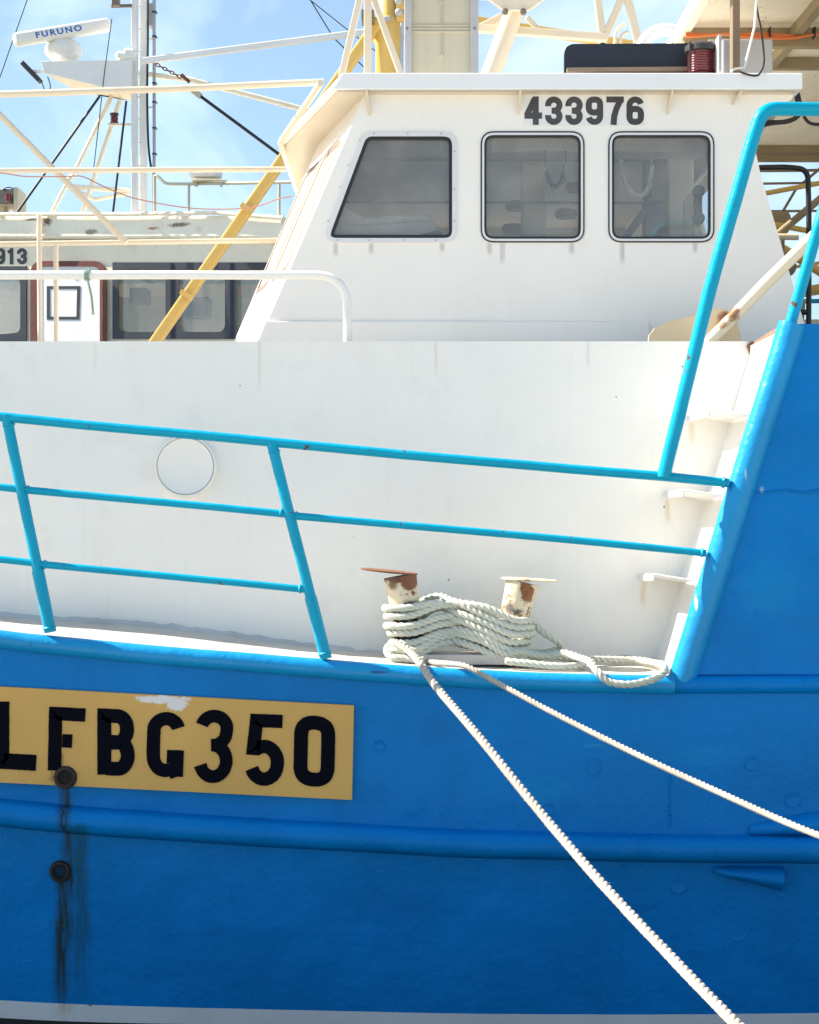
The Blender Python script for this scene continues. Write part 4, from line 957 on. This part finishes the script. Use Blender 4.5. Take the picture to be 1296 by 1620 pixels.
# brace tube with rusty foot at the right
bk = obj('brace_foot', plate([(1025, 560), (1027, 531), (1036, 519), (1060, 508), (1110, 496), (1130, 488), (1150, 490), (1164, 505), (1172, 528), (1174, 560)], [], 1.0, 1.03), None, BOAT, bevel=.006)
M['foot'] = paint('rust stained cream steel', (.68, .55, .36), .5, .1, .2, .3, (.45, .25, .1), chips=.3, chip_col=(.3, .13, .05), stains_shade=[('blot', X(1152, .97), Z(500, .97), .05, .04, (.2, .07, .02), .9), ('drip', X(1142, .97), Z(498, .97), Z(535, .97), .03, (.35, .14, .04), .8)])
bk.data.materials.append(M['foot'])
M['bracetube'] = paint('cream brace tube', (.74, .66, .50), .42, .05, .12, .12, (.5, .4, .25), stains_shade=[('blot', X(1156, .95), Z(498, .95), .05, .05, (.22, .08, .02), .95), ('blot', X(1140, .95), Z(515, .95), .04, .03, (.3, .14, .05), .8)])
pipe('brace_tube', [P(1118, 545, .94), P(1210, 450, .94), P(1296, 366, .94), P(1400, 264, .94)], 10*mpp(.94), 'bracetube')

# ------------------------------------------------------------------ aft canopy and net gear, right
YC0, YC1 = 2.2, 6.4
ZCN = Z(0, 2.2)
CAN = BOAT
def Pc(px, py):                                  # point of the canopy plane seen at a photo pixel
    d = (ZCN - ZC) * FX / (CY - py); return P(px, py, d-DH)
xl = Pc(1090, 20).x
bm = box(BM(), (xl, 1.0, ZCN), (6.5, 6.2, ZCN+.04)); canopy = obj('canopy', bm, M['canopy'], CAN)
for py, h in ((46, .11), (92, .07), (165, .07), (231, .12)):
    y = Pc(0, py).y; bm = box(BM(), (xl+.02, y-.03, ZCN-h), (6.4, y+.03, ZCN+.001)); obj('canopy_beam', bm, M['canopybeam'], canopy, bevel=.004)
for (a, b) in (((1256, 45), (1300, -8)), ((1222, 90), (1248, 60))):
    p, q = Pc(*a), Pc(*b); p.z = q.z = ZCN-.03; bm = BM(); beam(bm, p, q, .05, .07); obj('canopy_beam', bm, M['canopybeam'], canopy)
bm = BM(); beam(bm, Vector((xl+.02, 1.0, ZCN)), Vector((xl+.02, 6.2, ZCN)), .05, .10); obj('canopy_edge', bm, M['canopy'], canopy)
Yo = Pc(0, 46).y - .1
for k in range(3):
    q = [P(1085 + j*22, 53 + k*1.8 + 2.2*math.sin(j*.9 + k) + (2.5 if 3 < j < 9 else 0), Yo - .01*k) for j in range(18)]
    bm = tube(BM(), spline(q, .04), .008, 8); o = obj('power_cable', bm, M['orange'], None, smooth=True); tag(o, 'orange power cables strapped along the underside of the cream canopy', 'cable', 'orange cables under the canopy')
for x in (1219, 1290):
    bm = BM(); pbox(bm, x-1, 42, x+1, 58, Yo-.04, Yo+.02); obj('cable_tie', bm, M['cable'], canopy)
for q in ([(1198, 198), (1215, 193), (1245, 191), (1262, 180), (1258, 145)], [(1195, 202), (1220, 196), (1250, 192), (1266, 178), (1255, 144)], [(1272, 184), (1285, 196), (1330, 196)], [(1262, 144), (1268, 168), (1274, 186)]):
    bm = tube(BM(), spline([P(x, y, 1.9) for x, y in q], .02), .009, 8); obj('hose', bm, M['cable'], BOAT, smooth=True)
# canopy posts out of sight behind the wheelhouse and to the right
for x, y in ((xl+.1, 6.0), (4.5, 1.6), (4.5, 6.0)):
    bm = box(BM(), (x-.05, y-.05, UD-.03), (x+.05, y+.05, ZCN-.001)); obj('canopy_post', bm, M['canopybeam'], canopy)
gear = [  # name, photo points, half width px, depth, material
 ('crossbar', [(1150, 244.5), (1420, 242)], 2.6, 5.2, 'brown'), ('crossbar', [(1150, 270.5), (1420, 268)], 2.4, 5.4, 'brown'),
 ('crossbar', [(1150, 291), (1300, 289)], 2.0, 5.6, 'brown'), ('crossbar', [(1150, 334), (1420, 333)], 2.0, 5.6, 'brown'),
 ('net_stay', [(1216, 372), (1260, 298), (1296, 268), (1340, 230)], 2.2, 5.0, 'brown'),
 ('net_boom', [(1190, 310), (1300, 289), (1420, 266)], 4, 4.8, 'yellow'), ('net_boom', [(1210, 352), (1280, 365)], 4.5, 4.6, 'yellow'),
 ('net_boom', [(1215, 378), (1300, 432), (1420, 508)], 7, 4.4, 'yellow'), ('net_boom', [(1225, 428), (1300, 415), (1420, 395)], 2.6, 4.7, 'yellow'),
 ('net_boom', [(1225, 469), (1300, 457), (1420, 440)], 8.5, 4.9, 'yellow'), ('davit_tube', [(1205, 392), (1300, 312), (1420, 212)], 6, 3.9, 'canopybeam'),
 ('crossbar', [(1205, 374.5), (1263, 374.5)], 5.2, 3.8, 'cream'), ('winch_post', [(1237, 376), (1239, 452), (1242, 540)], 4.5, 4.2, 'brown')]
for nm, q, hw, Yd, mat in gear:
    pipe(nm, [P(x, y, Yd) for x, y in q], hw*mpp(Yd), mat, wob=.003)
pipe('guard_frame', [P(1170, 266, 3.2), P(1245, 264, 3.2), P(1278, 268, 3.2), P(1280, 330, 3.2), P(1279, 600, 3.2)], 4.3*mpp(3.2), 'blackpeel', rad=.16, wob=.002)
pipe('guard_frame', [P(1279, 494, 3.2), P(1254, 493, 3.2), P(1252, 560, 3.2)], 4.2*mpp(3.2), 'blackpeel', rad=.05)
pipe('aft_rail', [P(1243, 477, 3.6), P(1420, 475, 3.6)], 3.6*mpp(3.6), 'rail_blue'); pipe('aft_rail', [P(1258, 477, 3.6), P(1257, 590, 3.6)], 3*mpp(3.6), 'rail_blue')
bm = lathe(BM(), [(.02, -.08), (.08, -.07), (.08, .07), (.02, .08)], P(1229, 352, 4.9), (1, .3, 0), 24); obj('net_drum', bm, M['canopybeam'], BOAT, smooth=True)
bm = lathe(BM(), [(.02, -.08), (.07, -.07), (.07, .07), (.02, .08)], P(1240, 424, 4.2), (0, 1, 0), 20); obj('net_sheave', bm, M['brown'], BOAT, smooth=True)
bm = BM()
for k in range(4): rope_mesh(bm, [P(1241 + k*5, 474, 3.56), P(1244 + k*6, 490 + 6*k, 3.54), P(1252 + k*5, 516, 3.56), P(1262 + k*3, 496, 3.55), P(1266 + k*2, 472, 3.57)], .011, ds=.012, seg=5)
tag(obj('hanging_rope', bm, M['seafoam'], None, smooth=True, angle=180), 'green grey rope bights hung over the blue rail behind the wheelhouse', 'rope')
bm = BM(); pbox(bm, 1254, 505, 1300, 600, 3.7, 4.6); obj('deck_box', bm, M['cream'], BOAT, bevel=.01)

# ------------------------------------------------------------------ the cream trawler moored beyond
RF = 9.9; YB = 10.0; mB = mpp(YB)
B2 = thing('fishing_trawler', 'weathered cream trawler moored behind, with red door frame and radar mast', 'fishing boat', (-3, 12, 0))
F = lambda x, y: P(x, y, YB)
hl = [(-900, 385), (560, 385), (560, 800), (-900, 800)]
winh = [rpoly([(-62, 535), (-62, 437), (33, 437), (33, 527)], [4, 14, 14, 14]), rpoly([(187, 526), (187, 425), (263, 425), (263, 526)], 14), rpoly([(282, 526), (282, 425), (357, 425), (357, 526)], 14), rpoly([(375, 526), (375, 425), (450, 425), (450, 526)], 14)]
dr = rpoly([(56, 760), (56, 420), (158, 420), (158, 760)], [0, 14, 14, 0])
obj('cabin_wall', plate(hl, winh, YB, YB+.06), M['far'], B2)
q0, q1 = F(-900, 385), F(560, 385); bm = prism(BM(), [q0 + Vector((.9, 3.2, 0)), q1 + Vector((.9, 3.2, 0)), q1 + Vector((.9, 3.2, -2.6)), q0 + Vector((.9, 3.2, -2.6))], (0, .05, 0)); obj('cabin_back_wall', bm, M['inside'], B2)
for (o_, hs_) in (([(178, 800), (178, 415), (460, 415), (460, 535)], winh[1:]), ([(-75, 540), (-75, 420), (42, 420), (42, 540)], winh[:1])):
    ob = [(178, 536), (178, 415), (460, 415), (460, 536)] if o_[0][0] == 178 else o_
    f = obj('window', plate(ob, [inset(h, 1.0) for h in hs_], YB-.03, YB-.001), M['winnavy'], B2, bevel=.006)
    for h in hs_: obj('pane', plate(inset(h, -.5), [], YB+.012, YB+.02), M['glassfar'], f)
    if o_[0][0] == 178:
        for x in (272, 366):
            bm = BM(); pbox(bm, x-2, 416, x+2, 535, YB-.04, YB-.031); obj('mullion', bm, M['winnavy'], f)
fr = obj('door_frame', plate(rpoly([(48, 775), (48, 413), (167, 413), (167, 775)], [0, 20, 20, 0]), [rpoly([(57, 765), (57, 421), (158, 421), (158, 765)], [0, 14, 14, 0])], YB-.05, YB-.001), M['reddoor'], B2, bevel=.008)
dd = obj('door', plate(dr, [], YB-.025, YB-.002), M['fardoor'], B2, bevel=.004)
obj('door_panel', plate([(74, 505.5), (74, 452.5), (127, 452.5), (125.5, 505.5)], [[(79, 501), (79, 457), (122, 457), (121, 501)]], YB-.031, YB-.0255), M['winnavy'], dd)
bm = BM(); pbox(bm, 161, 440, 168, 620, YB-.09, YB-.051); obj('door_hook', bm, M['rust'], fr, bevel=.01)
for ch, x in zip('913', (-7.5, 9.5, 27)): digit(ch, x, 392.5, 15.5, 25.5, 5.4, YB-.006, YB-.001, B2)
# roof edge
bm = prism(BM(), [P(-900, 376, RF), P(447, 376, RF), P(447, 341, RF), P(-900, 341, RF)], (1.3, 4.6, 0)); obj('cabin_roof', bm, M['fascia'], B2, bevel=.02)
pipe('roof_edge_pipe', [P(-900, 340, RF-.04), P(200, 339, RF-.04), P(340, 337, RF-.04), P(448, 345, RF-.04)], 3.4*mpp(RF-.04), 'far', B2)
pipe('downpipe', [P(63, 341, RF-.06), P(63, 386, RF-.02)], 4*mpp(9.4), 'far', B2)
q0, q1 = P(-900, 700, 9.0), P(900, 700, 9.0); q0.z = q1.z = -.4; bm = prism(BM(), [q0, q1, q1 + Vector((1.6, 5.5, 0)), q0 + Vector((1.6, 5.5, 0))], (0, 0, 2.0)); obj('hull', bm, M['farwhite'], B2, bevel=.1)
# inside: something pale to see through the panes
bm = BM(); pbox(bm, 150, 470, 500, 800, YB+1.4, YB+2.4); obj('cabin_table', bm, M['inside'], B2)
bm = BM(); pbox(bm, 205, 455, 232, 478, YB+1.0, YB+1.3); obj('cabin_fitting', bm, M['insidedark'], B2); bm = BM(); pbox(bm, 290, 470, 330, 500, YB+1.0, YB+1.3); obj('cabin_fitting', bm, M['insidedark'], B2)
# mast with ladder
rz = Z(341, 9.5)
for x0, x1, Yd in ((207.5, 217, 10.6), (220.5, 232, 10.75)):
    bm = BM(); pbox(bm, x0, -60, x1, 342, Yd, Yd+.07); obj('mast_leg', bm, M['farwhite'], B2, bevel=.006)
for k in range(11):
    y = -30 + 36*k; bm = BM(); beam(bm, P(212, y, 10.68), P(226, y+7, 10.8), .018, .018); obj('mast_rung', bm, M['farwhite'], B2)
ap = pipe('aerial_pole', [P(244, -60, 10.6), P(244, 342, 10.6)], 2.6*mpp(10.6), 'steelgrey', B2, wob=.002)
for y in (17, 56, 97, 130, 160, 201, 242): 
    bm = BM(); pbox(bm, 240.5, y, 247.5, y+1.6, 10.56, 10.64); obj('cable_tie', bm, M['cable'], ap)
for y in (62, 170): 
    bm = BM(); beam(bm, P(232, y, 10.65), P(242, y, 10.62), .02, .02); obj('pole_bracket', bm, M['farwhite'], ap)
bm = tube(BM(), spline([P(234, -60, 10.56), P(234, 60, 10.55), P(233, 150, 10.55), P(235, 230, 10.55), P(240, 270, 10.55)], .08), .012, 8); obj('mast_cable', bm, M['cable'], B2, smooth=True)
bm = BM(); pbox(bm, 236, 5, 242, 40, 10.7, 10.9); obj('mast_lamp', bm, M['steelgrey'], B2)
# radar shelf, pedestal and scanner bar
Yr = 10.45
bm = BM(); prism(bm, [P(65, 97, Yr), P(209, 94.5, Yr), P(209, 139, Yr), P(160, 137, Yr), P(70, 115, Yr)], (0, .03, 0)); sh = obj('radar_shelf', bm, M['farwhite'], B2, bevel=.004)
bm = BM(); prism(bm, [P(70, 97, Yr+.031), P(209, 95, Yr+.031), P(209, 100, Yr+.031), P(70, 101, Yr+.031)], (0, .5, 0)); obj('shelf_top', bm, M['farwhite'], sh)
bm = BM(); prism(bm, [P(72, 116, Yr+.031) , P(160, 138, Yr+.031), P(205, 140, Yr+.031), P(209, 160, Yr+.48), P(160, 152, Yr+.48), P(110, 138, Yr+.48)], (0, 0, .012)); obj('shelf_web', bm, M['cream'], sh)
ped = obj('radar_pedestal', lathe(BM(), [(20*mB, 0), (26*mB, 5*mB), (27*mB, 7*mB), (31*mB, 12*mB), (31*mB, 18*mB), (27*mB, 26*mB), (19*mB, 33*mB), (12*mB, 35*mB), (12*mB, 39*mB), (3*mB, 39*mB)], P(101, 96, 10.65), (0, 0, 1), 24), M['radar'], B2, smooth=True, angle=40)
a, b = P(22, 64, 10.35), P(174, 39, 10.75); ax = (b-a).normalized(); rings = []
up = Vector((0, 0, 1)); sd = ax.cross(up).normalized(); up = sd.cross(ax).normalized()
if sd.y > 0: sd = -sd
pr = []
for k in range(20):
    t = 2*math.pi*k/20; pr.append((math.copysign(abs(math.cos(t))**.7, math.cos(t))*.075, math.copysign(abs(math.sin(t))**.8, math.sin(t))*.072))
bm = BM()
for t, s in ((0, .55), (.015, .92), (.04, 1), (.96, 1), (.985, .92), (1, .55)):
    c = a.lerp(b, t); rings.append([bm.verts.new(c + sd*u*s + up*v*s) for u, v in pr])
for p_, q_ in zip(rings, rings[1:]):
    for k in range(20): bm.faces.new((p_[k], p_[(k+1) % 20], q_[(k+1) % 20], q_[k]))
bm.faces.new(rings[0]); bm.faces.new(rings[-1]); sc_ = obj('radar_scanner', bm, M['radar'], B2, smooth=True, angle=40)
def onbar(px, py, back):                         # lettering on the front of the scanner bar
    t = (px-22)/152; h = py                      # py carries the height on the bar in metres
    c = a.lerp(b, t); v = h/.072; v = max(-1, min(1, v)); u = (1-abs(v)**2.5)**(1/2.857)
    return c + sd*(.075*u + (.003 if not back else -.004)) + up*h
glyphs('FURUNO', 54, -.030, 72, -.062, 0, 0, bold=.03, gap=1.3, name='letter', m=M['radartext'], parent=sc_, f=onbar)
fl = BM(); beam(fl, P(36, 100, 10.5), P(64, 129, 10.5), .05, .13, (0, 1, 0)); o = obj('flood_light', fl, M['darkplastic'], B2, bevel=.01)
bm = BM(); beam(bm, P(48, 113, 10.52), P(70, 113, 10.5), .03, .03); obj('light_arm', bm, M['farwhite'], o)
bm = tube(BM(), spline([P(66, 128, 10.5), P(69, 138, 10.5), P(75, 150, 10.5), P(80, 136, 10.5), P(74, 118, 10.5)], .03), .006, 6); obj('light_cable', bm, M['cable'], o)
# mast stays
for (x0, y0, x1, y1, wd) in ((178, 150, 112, 285, 7), (112, 278, 78, 345, 7), (190, 158, 128, 345, 7), (110, 295, 205, 302, 8), (112, 298, 150, 315, 6), (205, 306, 150, 316, 6)):
    pipe('mast_stay', [P(x0, y0, 10.9), P(x1, y1, 10.9)], wd*.5*mpp(10.9), 'far', B2)
rl = obj('mast_light', lathe(BM(), [(7*mB, 0), (7*mB, 2*mB), (5.6*mB, 3*mB), (6.4*mB, 7*mB), (5.6*mB, 12*mB), (7*mB, 13*mB), (7*mB, 16*mB), (2*mB, 17*mB)], F(181, 195), (0, 0, 1), 20), M['redlens'], B2, smooth=True)
obj('lamp_cap', lathe(BM(), [(7.2*mB, 12.6*mB), (7.2*mB, 16.2*mB), (2*mB, 17.4*mB)], F(181, 195), (0, 0, 1), 20), M['darkplastic'], rl, smooth=True)
bm = BM(); beam(bm, P(172, 197, YB), P(206, 197, 10.6), .03, .025); obj('light_arm', bm, M['far'], rl)
bm = BM(); beam(bm, P(176, 10, 10.5), P(208, 9, 10.6), .03, .03); pbox(bm, 177, -6, 188, 8, 10.4, 10.5); obj('masthead_lamp', bm, M['brown'], B2)
bm = lathe(BM(), [(.03, 0), (.05, .02), (.05, .16), (.03, .18)], P(184, 88, 10.5), (1, 0, -.1), 16); obj('mast_horn', bm, M['radar'], B2, smooth=True); bm = lathe(BM(), [(.03, 0), (.05, .02), (.05, .1), (.03, .12)], P(196, 83, 10.5), (1, 0, -.1), 16); obj('mast_horn', bm, M['radar'], B2, smooth=True)
# booms and wires running right from the mast
bm = BM(); beam(bm, P(222, 97, 10.5), P(600, 48, 10.2), 10*mB, 9*mB, (0, 1, 0)); bm2 = obj('mast_boom', bm, M['farwhite'], B2, bevel=.01)
pipe('mast_boom', [P(236, 118, 10.8), P(300, 126, 10.8), P(500, 178, 10.8)], 4.4*mpp(10.8), 'far', B2)
for q, r_ in (([(317, 152), (440, 243), (520, 303)], .017), ([(158, 152), (28, 335)], .014), ([(200, 160), (179, 335)], .012), ([(177, 30), (166, 110), (148, 270)], .005), ([(50, -20), (0, 122), (-40, 220)], .006), ([(485, -10), (528, 60), (590, 120)], .006), ([(478, -10), (560, 55), (600, 85)], .005)):
    pipe('stay_wire', [P(x, y, 10.4) for x, y in q], r_, 'cable', B2, seg=8, wob=0)
pipe('wire_socket', [P(305, 143, 10.4), P(318, 153, 10.4)], .03, 'beige', B2)
bm = BM()
for k in range(7):
    c = P(250 + k*5.6, 103 + k*3.0, 10.4); mtx = Matrix.Translation(c) @ Matrix.Rotation(R(30), 4, 'Y') @ Matrix.Rotation(R(90*(k % 2)), 4, 'X')
    tube(bm, [mtx @ Vector((.026*math.cos(R(t)), .0, .015*math.sin(R(t)))) for t in range(0, 361, 30)], .006, 6)
tube(bm, [P(287, 118, 10.4), P(300, 130, 10.4)], .018, 8)
obj('stay_chain', bm, M['rust'], B2, smooth=True)
# roof rail with small dome aerial
pipe('roof_rail', [P(245, 345, RF+.1), P(245, 278, RF+.1), P(250, 279, RF+.1), P(262, 291, RF+.1), P(300, 291, RF+.1), P(480, 288, RF+.1)], 2.6*mB, 'brown' if 0 else 'beige', B2, rad=.06)
for x in (299, 442): pipe('rail_stanchion', [P(x, 290, RF+.1), P(x, 345, RF+.1)], 2.2*mB, 'beige', B2)
dm = obj('dome_aerial', lathe(BM(), [(24*mB, 0), (26*mB, 2*mB), (27*mB, 8*mB), (24*mB, 13*mB), (15*mB, 16*mB), (1*mB, 17*mB)], P(326, 283, RF+.15), (0, 0, 1), 28), M['radar'], B2, smooth=True, angle=60)
bm = BM(); pbox(bm, 305, 283, 358, 287, RF+.05, RF+.25); pbox(bm, 308, 287.2, 312, 295, RF+.06, RF+.1); pbox(bm, 348, 287.2, 352, 295, RF+.06, RF+.1); obj('dome_mount', bm, M['beige'], dm)
# port light in its box at the left edge
lb = obj('light_box', plate([(-20, 322), (-20, 299), (27, 299), (27, 322)], [], RF+.1, RF+.4), M['darkplastic'], B2, bevel=.006)
bm = BM(); pbox(bm, 22, 296, 28, 337, RF, RF+.4); pbox(bm, -20, 321, 21.8, 325, RF, RF+.4); obj('light_screen', bm, M['beige'], lb)
obj('red_lens', lathe(BM(), [(.01, 0), (.03, .005), (.03, .085), (.01, .09)], P(13, 319, RF+.06), (0, 0, 1), 16), M['redlens'], lb, smooth=True)
bm = tube(BM(), spline([P(5, 300, RF+.1), P(12, 296, RF+.1), P(24, 299, RF+.1)], .02), .008, 6); obj('light_cable', bm, M['cable'], lb)
bm = BM(); pbox(bm, -10, 324, 6, 340, RF+.1, RF+.3); obj('light_foot', bm, M['beige'], lb)
# red and white cable sagging along the pipes
q = [(-60, 270), (5, 274), (40, 279), (105, 279), (130, 279), (160, 293), (195, 308), (232, 318), (290, 328), (340, 331), (400, 328), (440, 315), (470, 309)]
bm = tube(BM(), spline([P(x, y, 2.42) for x, y in q], .03), .0036, 8)
tag(obj('signal_cable', bm, M['pink'], None, smooth=True), 'thin faded red cable sagging below the slim cream pipes at upper left', 'cable')
